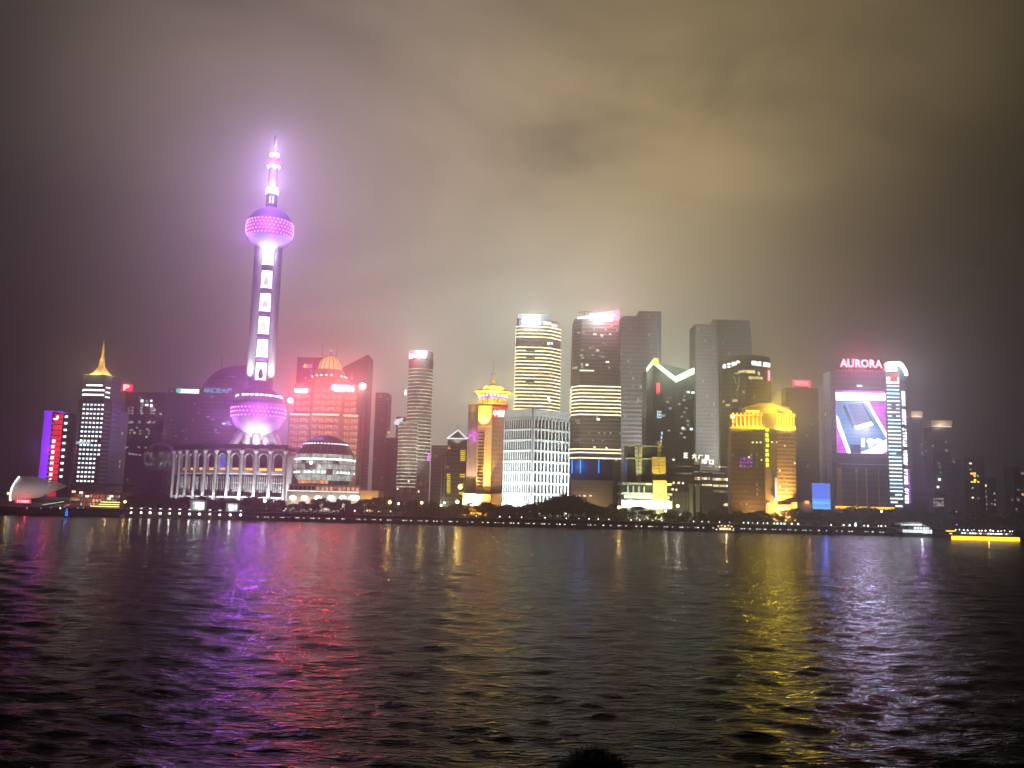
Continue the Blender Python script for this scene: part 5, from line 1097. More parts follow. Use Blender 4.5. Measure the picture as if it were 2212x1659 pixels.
def mall():
    B = Bld('shopping_mall', 'wide dark shopping mall with lit terraces and rooftop lettering', 1438, 1640, 1050, 648, 60)
    h = B.W / 2; X = B.lx
    dk = mat('mall_wall', (.055, .042, .035), .7, var=.3, vscale=.2); gl = mat('mall_glass', (.03, .03, .028), .3)
    xm = X(1515, 1050); zt = B.z(1002, 1480); z2 = B.z(1020, 1580)
    B.prism('left_wall', dk, 0, zt, [(-h, 4), (xm, 4), (xm, 60), (-h, 60)])
    B.prism('right_wall', dk, 0, z2, [(xm + .1, 0), (h, 0), (h, 60), (xm + .1, 60)])
    for v in (1018, 1030, 1042, 1054, 1066): link('floor_slab', unit(mat('mall_slab', (.12, .10, .085), .7)), B.root, ((xm + h) / 2, -.4, B.z(v, 1580)), 0, (h - xm, 2.2, .7))
    for v in (1008, 1020, 1032, 1044): link('floor_slab', unit(mat('mall_slab', (.12, .10, .085), .7)), B.root, ((xm - h) / 2, 3.6, B.z(v, 1470)), 0, (xm + h, 1.6, .6))
    lw = em('mall_white_light', (1, .95, .86), 1.4, var=.7, vscale=.5); la = em('mall_amber_light', (1, .62, .30), 1.0, var=.7, vscale=.5); ly = em('mall_yellow_light', (1, .82, .35), 1.0, var=.7, vscale=.5); ld = em('mall_dim_light', (.9, .85, .75), .22, var=.8, vscale=.5)
    def strip(u0, u1, v, hgt, ms, slope=.03):
        u = u0
        while u < u1:
            w = random.uniform(1.6, 5.0); x = X(u + w / 2, v); y = 3.2 if x < xm else -.6
            link('window', unit(random.choice(ms)), B.root, (x, y, B.z(v + slope * (u - u0), u)), 0, (w * .30, .6, hgt * random.uniform(.7, 1.1))); u += w + random.choice((.25, .25, 1.4))
    strip(1532, 1596, 1008, 1.4, (lw, ly, ld)); strip(1502, 1530, 1019, 1.2, (ld,)); strip(1538, 1560, 1022, 1.1, (ld,))
    strip(1503, 1535, 1033, 1.9, (la, lw, la)); strip(1539, 1597, 1035, 1.9, (lw, lw, ly)); strip(1503, 1535, 1047, 1.5, (la, la, lw)); strip(1540, 1597, 1049, 1.6, (ly, ly, lw)); strip(1542, 1597, 1061, 1.6, (ld,)); strip(1462, 1495, 1007, 1.0, (ld,)); strip(1462, 1490, 1022, 1.0, (ld,))
    wins(B, [(1455, 993, e_warm), (1504, 994, e_warm), (1455, 1043, e_warm), (1466, 1043, e_warm), (1475, 1044, e_warm), (1453, 1057, e_warm), (1461, 1058, e_warm), (1590, 1026, e_warm), (1598, 1029, e_dim), (1615, 1027, e_dim), (1628, 1030, e_dim)], w=1.4, h=1.3)
    tl = em('rooftop_letter_light', (1, .96, .78), 2.6)
    for i, (ch, u, v) in enumerate((('正', 1483, 984), ('大', 1501.5, 985.5), ('广', 1515, 987), ('场', 1529, 988.5))):
        text('sign', ch, tl, 3.6, B.root, (X(u, v), 3, B.z(v, u, 3)), width=3.2, bold=.03); link('sign_post', unit(stone_dark), B.root, (X(u, v), 3.8, (zt + B.z(v, u)) / 2), 0, (.25, .25, abs(B.z(v, u) - zt) + 1))
    for ch, u, v in (('H', 1518, 996.5), ('D', 1524, 997), ('口', 1536, 998.5)): text('sign', ch, tl, 3.2, B.root, (X(u, v), -1, B.z(v, u)), width=1.7 if ch in 'HD' else 3.0, bold=.03)
    # glazed left front and pale pier
    obj('glass_front', MB().box((X(1470, 1080), 1, B.z(1082, 1470)), (X(1486, 1080) - X(1449, 1080), 4, B.z(1062) - B.z(1103))), mat('green_glass_front', (.10, .11, .08), .4, var=.3), B.root)
    for k in range(5): link('glass_mullion', unit(mat('mall_pier', (.28, .27, .22), .7)), B.root, (X(1452 + 8 * k, 1080), -1.2, B.z(1082, 1470)), 0, (.3, .4, B.z(1062) - B.z(1103)))
    for k in range(3): link('glass_transom', unit(mat('mall_pier', (.28, .27, .22), .7)), B.root, (X(1468, 1080), -1.25, B.z(1065 + 14 * k, 1468)), 0, (12, .4, .3))
    for u in (1491.5, 1506): obj('pier', MB().box((X(u, 1080), -1.5, B.z(1080, u) * .5 + 6), (2.4, 2.4, B.z(1054, u) + 2)), mat('mall_pier', (.28, .27, .22), .7), B.root)
    for u, n, mm in ((1567, 3, e_warm), (1574, 2, e_red), (1585, 3, e_dimw), (1600, 2, e_red), (1611, 4, e_dimw), (1619, 1, e_red)): obj('shop_sign', glyphs(n, 1.0, 1.9, seed=100 + int(u)), mm, B.root, (X(u, 1090), -1.4, B.z(1090, u)))
    lamp('POINT', B.root, (X(1464, 1090), -8, 4), (1, .95, .7), 1.4e3, .4); lamp('POINT', B.root, (X(1500, 1095), -9, 2), (1, .9, .6), 8e2, .4)
mall()
def hotel():
    Y = 600
    B = Bld('hotel_tower', 'golden floodlit hotel with colonnaded crown and vertical lime sign', 1584, 1723, 1000, Y, 16)
    h = B.W / 2; xa, xb = B.lx(1652, 1000), B.lx(1678, 1000)
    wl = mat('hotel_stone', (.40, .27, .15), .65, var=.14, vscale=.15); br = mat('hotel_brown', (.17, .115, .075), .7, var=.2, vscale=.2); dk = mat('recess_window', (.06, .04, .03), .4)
    H = B.z(923); Ht = B.z(897); Zr = B.z(871)
    pl = [(-h, 6), (xa, 2), (xa, 16), (-h, 16)]; pc = [(xa + .05, -.5), (xb - .05, -.5), (xb - .05, 16), (xa + .05, 16)]; pr = [(xb, 1.5), (h, 3.5), (h, 16), (xb, 16)]
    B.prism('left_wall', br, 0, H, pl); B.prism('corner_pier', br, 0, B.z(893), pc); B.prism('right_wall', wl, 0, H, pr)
    for poly, nc, nr in ((pl, 12, 17), (pr, 9, 21)):
        for r in range(nr):
            for c in range(nc):
                z = H - 2.2 - r * (H - 8) / nr; q = random.random()
                B.win(0, (c + .6) / (nc + .2), z, .9, 1.15, dk if q < .93 else (e_dimw if q < .985 else e_warm), 'window', out=.1, th=.3, poly=poly)
    for u, v in ((1628, 955), (1637, 955), (1645, 955), (1667, 955), (1677, 955), (1695, 963), (1647, 993), (1620, 987)): link('window', unit(e_warm), B.root, (B.lx(u, v), -.2 if u > 1652 else 2.4, B.z(v, u)), 0, (.9, .8, .9))
    vm = em('violet_room_light', (.45, .02, .8), .7, var=.7)
    for i in range(4):
        for j in range(3): link('window', unit(vm), B.root, (B.lx(1604 + 7 * i, 990), 4.4 - .6 * i, B.z(990 + 8 * j, 1610)), 0, (1.3, .6, 1.1))
    # crown colonnade
    gs = mat('golden_stone', (.55, .40, .16), .6)
    for poly, n in ((pl, 8), (pr, 7)):
        B.prism('crown_wall', mat('crown_recess', (.22, .12, .04), .7), H, Ht, offset(poly, -1.2)); a, d, ln = B.edge(0, poly); rz = math.atan2(d.y, d.x)
        for i in range(n):
            q = a + d * ln * (i + .5) / n; c_ = obj('crown_column', MB().lathe([(.75, H), (.5, H + .8), (.38, Ht - .8), (.7, Ht)], 8, (q.x, q.y)), gs, B.root)
            link('column_lamp', unit(e_gold), B.root, (q.x, q.y - 1.0, H + .8), rz, (1.1, .8, 1.2)); link('cornice_lamp', unit(e_gold), B.root, (q.x, q.y - .8, Ht + 1.2), rz, (.9, .8, .9))
        m_ = a + d * ln / 2; obj('cornice', MB().box((0, 2, 0), (ln * 1.06, 6, 1.0)), gs, B.root, (m_.x, m_.y, Ht + .3), rz); obj('crown_sill', MB().box((0, 1, 0), (ln * 1.03, 4, .8)), gs, B.root, (m_.x, m_.y, H - .2), rz)
        lamp('AREA', B.root, (m_.x, m_.y - 5, H - 1.0), (1, .62, .06), 1.1e4, size=(ln, .5), aim=(m_.x, m_.y + 1, Ht))
    x0, x1 = B.lx(1616, 880), B.lx(1712, 880); xm = B.lx(1664, 880)
    obj('roof_house', MB().box(((x0 + x1) / 2, 11, (Ht + Zr) / 2 - 1), (x1 - x0, 10, Zr - Ht - 2)), gs, B.root)
    obj('roof', MB().add([(x0, 5, Zr - 2), (x1, 5, Zr - 2), (x1, 17, Zr - 2), (x0, 17, Zr - 2), (xm - 4, 12, Zr + 1.6), (xm + 4, 12, Zr + 1.6)], [(0, 1, 5, 4), (1, 2, 5), (2, 3, 4, 5), (3, 0, 4), (3, 2, 1, 0)]), gs, B.root)
    for i in range(10): link('roof_lamp', unit(e_gold), B.root, (B.lx(1682 + 3.3 * i, 880), 4.5, B.z(878 + 1.2 * i, 1690)), 0, (1.3, .8, 1.7))
    for i in range(8): link('roof_lamp', unit(e_gold), B.root, (B.lx(1617 + 3.6 * i, 889), 4.5, B.z(887, 1630)), 0, (1.0, .8, 1.2))
    link('corner_lamp', unit(em('corner_lamp_light', (1, .66, .2), 6)), B.root, (B.lx(1586, 899), 4, B.z(899, 1586)), 0, (2.2, 1.5, 1.8))
    for t, p in ((.25, 1.6e3), (.75, 4e3)): lamp('POINT', B.root, (x0 + (x1 - x0) * t, 1, Zr + 1), (1, .64, .05), p, .4)
    lamp('POINT', B.root, (B.lx(1586, 899), 0, B.z(899)), (1, .6, .1), 9e2, .4); lamp('SPOT', B.root, (B.lx(1670, 890), -4, Ht + 3), (1, .74, .05), 1.0e5, 2.5, spot=165, aim=(B.lx(1670, 890), -90, Ht - 20))
    # lime sign down the corner
    lm = em('lime_sign_light', (.72, .95, .02), 1.7)
    for i in range(8): obj('sign', glyphs(1, 2.0, 2.3, seed=110 + i, bar=.34), lm, B.root, (B.lx(1656.5, 930 + 11 * i), -1.0, B.z(929 + 10.8 * i, 1656)))
    obj('light_fin', MB().box((xb - 1.0, -1.0, B.z(1055)), (1.5, .8, B.z(1031) - B.z(1079))), em('white_fin_light', (1, .97, .88), .9, var=.5, vscale=.1), B.root); link('fin_lamp', unit(e_white), B.root, (xb - .8, -1.6, B.z(1079)), 0, (2.6, .9, 1.0))
    obj('base_ledge', MB().box(((xb + h) / 2, 1.6, B.z(1091)), (h - xb + 1, 2.2, .6)), wl, B.root)
    lamp('AREA', B.root, ((xb + h) / 2, -5.0, 1.0), (1, .60, .13), 1.3e5, size=(h - xb, .6), aim=((xb + h) / 2, 2, 34)); lamp('AREA', B.root, (xa - 8, -6, 3.0), (1, .58, .16), 6e3, size=(12, .6), aim=(xa - 8, 3, 30))
    link('door_light', unit(e_warm), B.root, (B.lx(1660, 1088), -.9, B.z(1088)), 0, (2, .4, 1.2))
hotel()
B = office_with('office_tower', 'dark tower with small red framed sign behind the golden hotel', 1700, 1770, 838, 900, 16, f_violet)
rn = em('thin_red_neon_light', (1, .03, .12), 2.2)
fr = MB(); wd, ht = 17.0, 5.2
for dz in (-1, 1): fr.box((0, 0, dz * ht / 2), (wd, .5, .8))
for dx in (-1, 1): fr.box((dx * wd / 2, 0, 0), (.8, .5, ht))
sx, sz = B.lx(1732, 828), B.z(828, 1732)
obj('sign_frame', fr, rn, B.root, (sx, .2, sz)); obj('sign', glyphs(5, 2.3, 3.4, seed=121), em('pink_neon_light', (1, .35, .5), 2.0), B.root, (sx, -.3, sz)); obj('sign_post', MB().box((0, 1, 0), (14, .5, 3)), stone_dark, B.root, (sx, 1, sz - 4))
lamp('POINT', B.root, (sx, -6, sz), (1, .08, .2), 7e3, .4)
wins(B, [(1754, 1063, e_dim), (1768, 1075)], w=1.5)
B = office_with('small_house', 'low house with orange lamp between golden hotel and blue screen', 1722, 1754, 1085, 590, 14, mat('hotel_brown', (.3, .2, .13), .7))
link('window', unit(e_orange), B.root, (B.lx(1743, 1083), -.2, B.z(1085, 1743)), 0, (2.4, .5, 1.8)); lamp('POINT', B.root, (B.lx(1743, 1083), -3, B.z(1085)), (1, .5, .15), 1.2e3, .4)
def blue_screen():
    B = Bld('video_screen', 'standing video screen glowing blue left of the tower with the big advert', 1755, 1794, 1070, 590, 2, cat='screen')
    z0, z1 = B.z(1100), B.z(1044)
    obj('screen_back', MB().box((0, 1.2, (z0 + z1) / 2), (B.W, 1.4, z1 - z0)), stone_dark, B.root)
    n = 10
    for i in range(n):
        col = (.10, .22, 1.0) if i > 3 else ((.10, .42, 1.0) if i % 2 else (.20, .58, 1.0))
        obj('screen_panel', MB().box((0, .3, z0 + (z1 - z0) * (i + .5) / n), (B.W * .99, .3, (z1 - z0) / n * .99)), em('blue_screen_light_%d' % (0 if i > 3 else 1 + i % 2), col, .95, sample=True, var=.1), B.root)
    for sx in (-1, 1): obj('leg', MB().box((sx * B.W * .4, 1.2, z0 / 2), (.8, 1, z0)), stone_dark, B.root)
    lamp('POINT', B.root, (0, -6, z0 + 5), (.15, .2, 1), 3.5e3, .6)
blue_screen()
def advert_tower():
    Y = 625
    B = Bld('advert_tower', 'wide tower carrying a huge advert screen and the red AURORA sign', 1797, 1925, 960, Y, 14)
    f = facade('mauve_glass', (.12, .11, .15), (.055, .055, .085), fh=4.0, bw=2.4, lit=.006, ls=.4, seed=31)
    h = B.W / 2; H = B.z(803); B.prism('wall', f, 0, H); X = B.lx
    B.prism('roof_house', mat('roof_house_panel', (.16, .15, .19), .5), H, B.z(797), [(-h * .8, 6), (h * .96, 6), (h * .96, 13), (-h * .8, 13)])
    # rooftop letters with neon edge
    pk = em('letter_pink_light', (1, .55, .68), 2.4); rd = em('letter_red_light', (1, .02, .12), 2.0, sample=False)
    loc = (X(1864, 783), 3, B.z(783.5, 1864))
    text('sign', 'AURORA', pk, 5.6, B.root, loc, width=29.5, bold=.012); text('sign_outline', 'AURORA', rd, 6.2, B.root, (loc[0], 3.35, loc[2]), width=30.4, bold=.05)
    gr = MB()
    for i in range(7): gr.box((loc[0] - 14 + 4.7 * i, 4.2, (H + loc[2]) / 2), (.3, .3, loc[2] - H + 5))
    obj('sign_rack', gr, stone_dark, B.root)
    for t in (-9, 0, 9): lamp('POINT', B.root, (loc[0] + t, -2, loc[2]), (1, .06, .22), 1.3e4, .5)
    # screen
    x0, x1 = X(1806, 910), X(1919.5, 910); z0, z1 = B.z(980), B.z(844); SW, SH = x1 - x0, z1 - z0
    scr = obj('advert_screen', MB().box(((x0 + x1) / 2, -.4, (z0 + z1) / 2), (SW, .8, SH)), em('screen_magenta_light', (.85, .10, .95), .9, sample=True, var=.35, vscale=.12), B.root)
    Q = lambda a, b: (x0 + a * SW, z0 + (1 - b) * SH)
    white = em('screen_white_light', (1, .98, 1), 3.2, sample=True, var=.1); sky = em('screen_blue_light', (.13, .40, .86), .85, sample=True, var=.25, vscale=.07); deep = em('screen_slate_light', (.03, .10, .28), .5, var=.3, vscale=.1)
    def pl(name, pts, m, y): return obj(name, MB().poly([Q(*p) for p in pts][::-1], .12), m, scr, (0, y, 0))
    pl('screen_panel', [(0, .04), (.98, .04), (1.0, .145), (0, .165)], white, -.95)
    pl('screen_figure', [(0, .17), (.55, .155), (1.02, .80), (.90, .97), (.42, .99), (.22, .99), (0, .40)], sky, -.95)
    pl('screen_edge', [(.55, .155), (.60, .155), (1.03, .80), (.99, .82)], white, -1.10); pl('screen_edge', [(0, .40), (.04, .46), (.25, .995), (.19, .995), (.02, .60)], white, -1.10)
    pl('screen_figure', [(.12, .25), (.17, .24), (.36, .60), (.31, .63)], deep, -1.10); pl('screen_figure', [(.47, .20), (.51, .20), (.74, .55), (.70, .57)], deep, -1.10); pl('screen_figure', [(.22, .22), (.46, .20), (.62, .50), (.38, .58)], em('screen_haze_light', (.16, .30, .62), .6, var=.3, vscale=.1), -1.05)
    pl('screen_bar', [(.33, .575), (.66, .495), (.70, .545), (.36, .625)], white, -1.22); pl('screen_figure', [(.24, .86), (.44, .86), (.44, .99), (.27, .99)], deep, -1.16)
    pl('screen_glow', [(.42, .99), (.60, .93), (1.0, .74), (1.0, .92), (.84, .99)], white, -1.12)
    text('screen_lettering', 'SAMSUNG', em('screen_letter_light', (1, 1, 1), 6.0), SH * .085, scr, ((x0 + x1) / 2 + 1, -1.25, z1 - SH * .098), width=SW * .90, bold=.05)
    text('screen_lettering', '199', em('screen_cream_light', (1, .94, .72), 3.0), SH * .14, scr, (x0 + SW * .66, -1.35, z0 + SH * .17), width=SW * .40, bold=.05)
    n = 17
    for i in range(1, n): link('screen_joint', unit(mat('screen_joint', (.03, .04, .07), .6)), scr, ((x0 + x1) / 2, -1.02, z0 + SH * i / n), 0, (SW, .3, .16))
    link('roof_lamp', unit(e_cool), B.root, (X(1856, 833), -.5, B.z(833.5, 1856)), 0, (3.4, .8, 1.0))
    # lower front
    for u, w, mm in ((1813, 3.4, 'tan_strip'), (1872, .9, 'tan_strip'), (1850, .5, 'tan_strip'), (1898, .5, 'tan_strip')): link('front_strip', unit(mat(mm, (.38, .26, .17), .6)), B.root, (X(u, 1050), -.3, B.z(1052) - 0), 0, (w, .8, B.z(1010) - B.z(1092)))
    link('front_ledge', unit(mat('pale_ledge', (.4, .4, .45), .6)), B.root, (X(1866, 1003), -.4, B.z(1003)), 0, (B.W * .84, 1.0, .6))
    gl = em('gold_line_light', (1, .55, .02), 1.9, sample=True, vscale=.4)
    obj('gold_line', MB().box((0, -3, B.z(1097)), (B.W * .98, .8, 1.6)), gl, B.root); obj('canopy', MB().box((0, -1.4, B.z(1101)), (B.W, 5, 1.0)), mat('canopy', (.3, .24, .18), .7), B.root)
    for i in range(8): link('gold_line_gap', unit(mat('canopy', (.3, .24, .18), .7)), B.root, (-h + B.W * (i + .5) / 8, -3.5, B.z(1098.4)), 0, (.9, .5, .6))
    lamp('AREA', B.root, (0, -7, 2.5), (1, .5, .12), 3.2e3, size=(B.W, .6), aim=(0, 0, 16))
    for v, p in ((865, 5e4), (930, 5e4)): lamp('SPOT', B.root, (0, -4, B.z(v)), (.66, .60, 1), p * 1.5, 4.0, spot=165, aim=(-20, -90, B.z(v) - 25)); lamp('POINT', B.root, (0, -16, B.z(v)), (.6, .5, 1), 6e3, 2.0)
advert_tower()
def lettered_slab():
    Y = 622
    B = Bld('slab_tower', 'narrow slab tower with white floor strips, vertical lettering and hooked roof light', 1918, 1973, 960, Y, 20,
            poly=lambda W: [(-W / 2, 0), (W * .04, 0), (W / 2, 8), (W / 2, 24), (-W / 2, 24)])
    f = facade('slab_glass', (.08, .10, .11), (.04, .055, .065), fh=3.6, bw=2.5, lit=.0, seed=33); H = B.z(800)
    B.prism('wall', f, 0, H); W = B.W
    ls = em('slab_strip_light', (.72, .95, 1.0), 1.9, var=.4, vscale=.5); a, d, ln = B.edge(0)
    for i in range(35):
        v = 818 + 8.1 * i; z = B.z(v); q = random.random()
        if i < 2: B.win(0, .5, z, ln * .94, 2.2, em('pink_strip_light', (1, .8, .85), 1.6), 'light_strip')
        elif q < .72: B.win(0, .5 + random.uniform(-.02, .02), z, ln * .92, .95, ls, 'light_strip')
        elif q < .88: B.win(0, random.choice((.32, .65)), z, ln * .5, .95, ls, 'light_strip')
        else: B.win(0, .2, z, ln * .28, .9, ls, 'light_strip'); B.win(0, .8, z, ln * .25, .9, ls, 'light_strip')
        B.win(0, .5, z - 1.1, ln * .94, .7, em('slab_under_light', (.35, .55, .6), .28), 'under_strip', out=.12)
    obj('red_square', MB().box((B.lx(1930, 815), -.4, B.z(815, 1930)), (4.6, .5, 5.6)), em('red_square_light', (1, .08, .12), .55, var=.4), B.root)
    # letters turned on their side, reading upward
    a, d, ln = B.edge(1); nr = Vector((d.y, -d.x)); rz = math.atan2(d.y, d.x); lw = em('slab_letter_light', (1, .92, 1), 2.6)
    s = 'SERAD IHKAO JEBEA ITARLT XAIXM OOHMS'; z0, z1 = B.z(1088, 1963), B.z(843, 1952); st = (z1 - z0) / len(s)
    q = a + d * ln * .40 + nr * .5
    for i, ch in enumerate(s):
        if ch == ' ': continue
        o = text('sign', ch, lw, ln * .50, B.root, (q.x, q.y, z0 + st * (i + .5)), width=st * .80, bold=.05)
        o.rotation_euler = Matrix.Rotation(rz, 3, 'Z').to_4x4().to_3x3().to_euler(); o.rotation_euler = (Matrix.Rotation(rz, 3, 'Z') @ Matrix.Rotation(R(-90), 3, 'Y')).to_euler()
    q2 = a + d * ln * .93 + nr * .3; obj('violet_edge', MB().box((0, 0, 0), (.7, .5, B.z(1010) - B.z(1085))), em('violet_edge_light', (.55, .10, 1), .8, sample=True), B.root, (q2.x, q2.y, B.z(1048)), rz)
    # hooked roof light
    wl = em('hook_light', (1, 1, 1), 5.0, sample=True)
    T_ = [(1917, 786), (1930, 785), (1943, 784.5), (1953, 790), (1962, 797), (1966, 802), (1967, 808)]
    mb = MB(); pts = [(B.lx(u, v), (0 if u < 1946 else (u - 1946) * .34), B.z(v, u)) for u, v in T_]
    for i in range(len(pts) - 1): mb.tube(pts[i], pts[i + 1], 1.3, 1.3, 8)
    obj('hook_light', mb, wl, B.root); obj('hook_block', MB().box((B.lx(1925, 793), .5, B.z(793, 1925)), (7.4, 1.5, 5.6)), wl, B.root)
    B.prism('crown_wall', f, H, B.z(787), offset(B.poly, -1.0))
    lamp('POINT', B.root, (B.lx(1958, 795), -7, B.z(792, 1955)), (.85, .95, 1), 1.4e4, .6); lamp('POINT', B.root, (B.lx(1925, 793), -7, B.z(793, 1925)), (1, .97, 1), 1.0e4, .6); lamp('POINT', B.root, (q2.x + 5, q2.y - 6, B.z(1050)), (.55, .2, 1), 6e3, .5)
lettered_slab()
def crowned(name, label, u0, u1, v, Y, crown=True):
    B = office_with('apartment_tower', label, u0, u1, v, Y, 15, f_dark)
    if crown:
        obj('crown', MB().add([(-B.W * .55, -1, B.H + 1), (B.W * .55, -1, B.H + 1), (B.W * .5, 14, B.H + 1), (-B.W * .5, 14, B.H + 1), (-B.W * .6, -2, B.H + 6), (B.W * .6, -2, B.H + 6), (B.W * .55, 15, B.H + 6), (-B.W * .55, 15, B.H + 6)], [(0, 1, 5, 4), (1, 2, 6, 5), (2, 3, 7, 6), (3, 0, 4, 7), (4, 5, 6, 7), (3, 2, 1, 0)]), mat('pale_crown', (.45, .38, .3), .6), B.root)
        obj('crown_light', MB().box((0, -1.6, B.H + .6), (B.W * 1.05, .8, .9)), em('crown_line_light', (1, .80, .62), 1.1), B.root)
        lamp('POINT', B.root, (0, -6, B.H), (1, .8, .6), 3.0e3, .4)
    return B
B = crowned('t', 'dark apartment tower with small lit crown beside the lettered slab', 1972, 1994, 902, 840)
B = crowned('t', 'dark apartment tower with wider curved lit crown at right', 2016, 2056, 923, 800)
wins(B, [(2028, 1001), (2030, 1009), (2032, 1020, e_dim), (2029, 1036, e_cool), (2027, 1030), (2026, 1052, e_cool), (2024, 1085), (2028, 1088), (2034, 1089), (2040, 1090)], w=1.8, h=1.6)
wins(B, [(2018 + 6 * i, 1078 + 7 * j) for i in range(5) for j in range(3) if random.random() < .6], w=1.8, h=1.6)
B = crowned('t', 'unlit tower between the two crowned apartment towers', 1992, 2018, 985, 900, False); wins(B, [(2004, 1038), (2005, 1042, e_dim), (2011, 1064)], w=1.8)
B = crowned('t', 'stepped dark tower with cluster of golden windows at far right', 2084, 2128, 990, 720, False)
wins(B, [(2095, 1001, e_warm), (2097, 1001, e_warm), (2096, 1014, e_dim), (2099, 1023, e_gold), (2105, 1023, e_gold), (2105, 1028, e_gold), (2112, 1028, e_dim), (2106, 1037, e_gold), (2099, 1041, e_gold), (2105, 1041, e_gold), (2113, 1041, e_gold), (2101, 1075, e_warm), (2114, 1076, e_dim), (2101, 1054)], w=1.7, h=1.2)
B = crowned('t', 'dark tower with a thin column of windows at far right', 2124, 2152, 1030, 760, False)
wins(B, [(2129, 1049, e_warm), (2129, 1062), (2130, 1073), (2130, 1081, e_dim), (2131, 1089, e_dimw), (2130, 1100), (2148, 1066), (2149, 1080), (2149, 1090), (2142, 1088)], w=1.2, h=1.6)
B = crowned('t', 'dark block with pale windows left of the golden window cluster', 2056, 2085, 1000, 780, False)
wins(B, [(2063, 998, e_warm), (2066, 1000), (2072, 1040), (2068, 1073, e_dim), (2074, 1073), (2080, 1066, e_dim), (2083, 1069, e_dim), (2068, 1106, e_warm)], w=1.8)
B = crowned('t', 'barely lit block at the right picture edge', 2190, 2260, 1010, 800, False)
wins(B, [(2209, 1023, e_dim), (2200, 1058), (2209, 1068, e_orange), (2196, 1100)], w=2)

# ================================================================== TREES OF THE RIVERSIDE PARK
leafm = bpy.data.materials.new('leaves'); leafm.use_nodes = True
def _leaf():
    t = leafm.node_tree; b = t.nodes['Principled BSDF']; c = N('ShaderNodeTexCoord', t); n = N('ShaderNodeTexNoise', t); n.inputs['Scale'].default_value = .7; n.inputs['Detail'].default_value = 3
    L(c.outputs['Object'], n.inputs['Vector'], t); L(mixc(n.outputs[0], (.018, .035, .010), (.075, .11, .03), t), b.inputs['Base Color'], t); b.inputs['Roughness'].default_value = .7
_leaf()
bark = mat('bark', (.06, .045, .035), .9, var=.4, vscale=2)
def tree_meshes(seed, H=11.0, spread=5.0, conic=False):
    rd = random.Random(seed); tr = MB(); lf = MB()
    th = H * .35
    tr.tube((0, 0, -.2), (rd.uniform(-.2, .2), 0, th), .38, .26, 7)
    blobs = []
    for i in range(15):
        a = rd.random() * 6.28; rr = spread * (.15 + .75 * rd.random() ** .6); z = H * rd.uniform(.36, .86); k = 1 - max(0, (z / H - .5)) * (1.3 if not conic else 1.9)
        p = Vector((rr * k * math.cos(a), rr * k * math.sin(a), z)); s = rd.uniform(.24, .40) * spread * (.75 + .5 * k); blobs.append((p, s))
        if i < 8: tr.tube((0, 0, th * rd.uniform(.7, 1)), tuple(p * .9 + Vector((0, 0, -.2))), .15, .05, 5)
    blobs.append((Vector((0, 0, H * .86)), spread * .36))
    for p, s in blobs:
        for j in range(95):
            d = Vector((rd.gauss(0, 1), rd.gauss(0, 1), rd.gauss(0, 1))).normalized(); q = p + Vector((d.x, d.y, d.z * .75)) * s * rd.random() ** .4
            w = rd.uniform(.22, .50); n = Vector((rd.gauss(0, 1), rd.gauss(0, 1), rd.gauss(0, 1))).normalized(); a = n.orthogonal().normalized(); b = n.cross(a)
            lf.add([q + a * w, q + b * w * .6, q - a * w, q - b * w * .6], [(0, 1, 2, 3)])
    def mk(mb, nm, m): me = bpy.data.meshes.new(nm); me.from_pydata(mb.v, [], mb.f); me.materials.append(m); return me
    return mk(tr, 'trunk', bark), mk(lf, 'crown', leafm)
KINDS = [tree_meshes(i, 11, 5.2) for i in range(5)] + [tree_meshes(9, 12, 3.4, True)]
SECT = [(0, 150, 'in front of the shell roof'), (150, 300, 'right of the yellow pavilion'), (300, 400, 'in front of the smaller dark globe'), (400, 520, 'in front of the columned hall, left half'), (520, 620, 'in front of the columned hall, right half'), (620, 780, 'in front of the globe podium'),
        (780, 860, 'right of the golden cornice wing'), (860, 960, 'below the round banded tower'), (960, 1090, 'below the golden tower'), (1090, 1170, 'below the left face of the white grid block'), (1170, 1260, 'below the right face of the white grid block'), (1260, 1345, 'below the tan panelled podium'),
        (1345, 1460, 'below the stepped deco block'), (1460, 1600, 'below the shopping mall'), (1600, 1730, 'below the golden hotel'), (1730, 1800, 'below the blue video screen'), (1800, 1930, 'below the advert tower'), (1930, 2020, 'behind the white terminal'), (2020, 2120, 'behind the gold boat, left half'), (2120, 2215, 'behind the gold boat, right half')]
def section(u):
    for a, b, s in SECT:
        if a <= u < b: return s
    return 'at the picture edge'
trees = []
def tree(u, vtop, Y, kind=None, wide=1.0):
    x, z = px(u, vtop, Y); h = max(4.0, z - GZ); k = random.randrange(5) if kind is None else kind; base = (11.0, 12.0)[k == 5]; s = h / base * 1.08
    E = empty('park_tree', (x, Y, GZ - .05), random.random() * 6.28, 'dark leafy tree ' + section(u), 'tree', 'park trees ' + section(u)); E.scale = (s * wide, s * wide, s)
    link('trunk', KINDS[k][0], E); link('crown', KINDS[k][1], E); trees.append(E)
rt = random.Random(3)
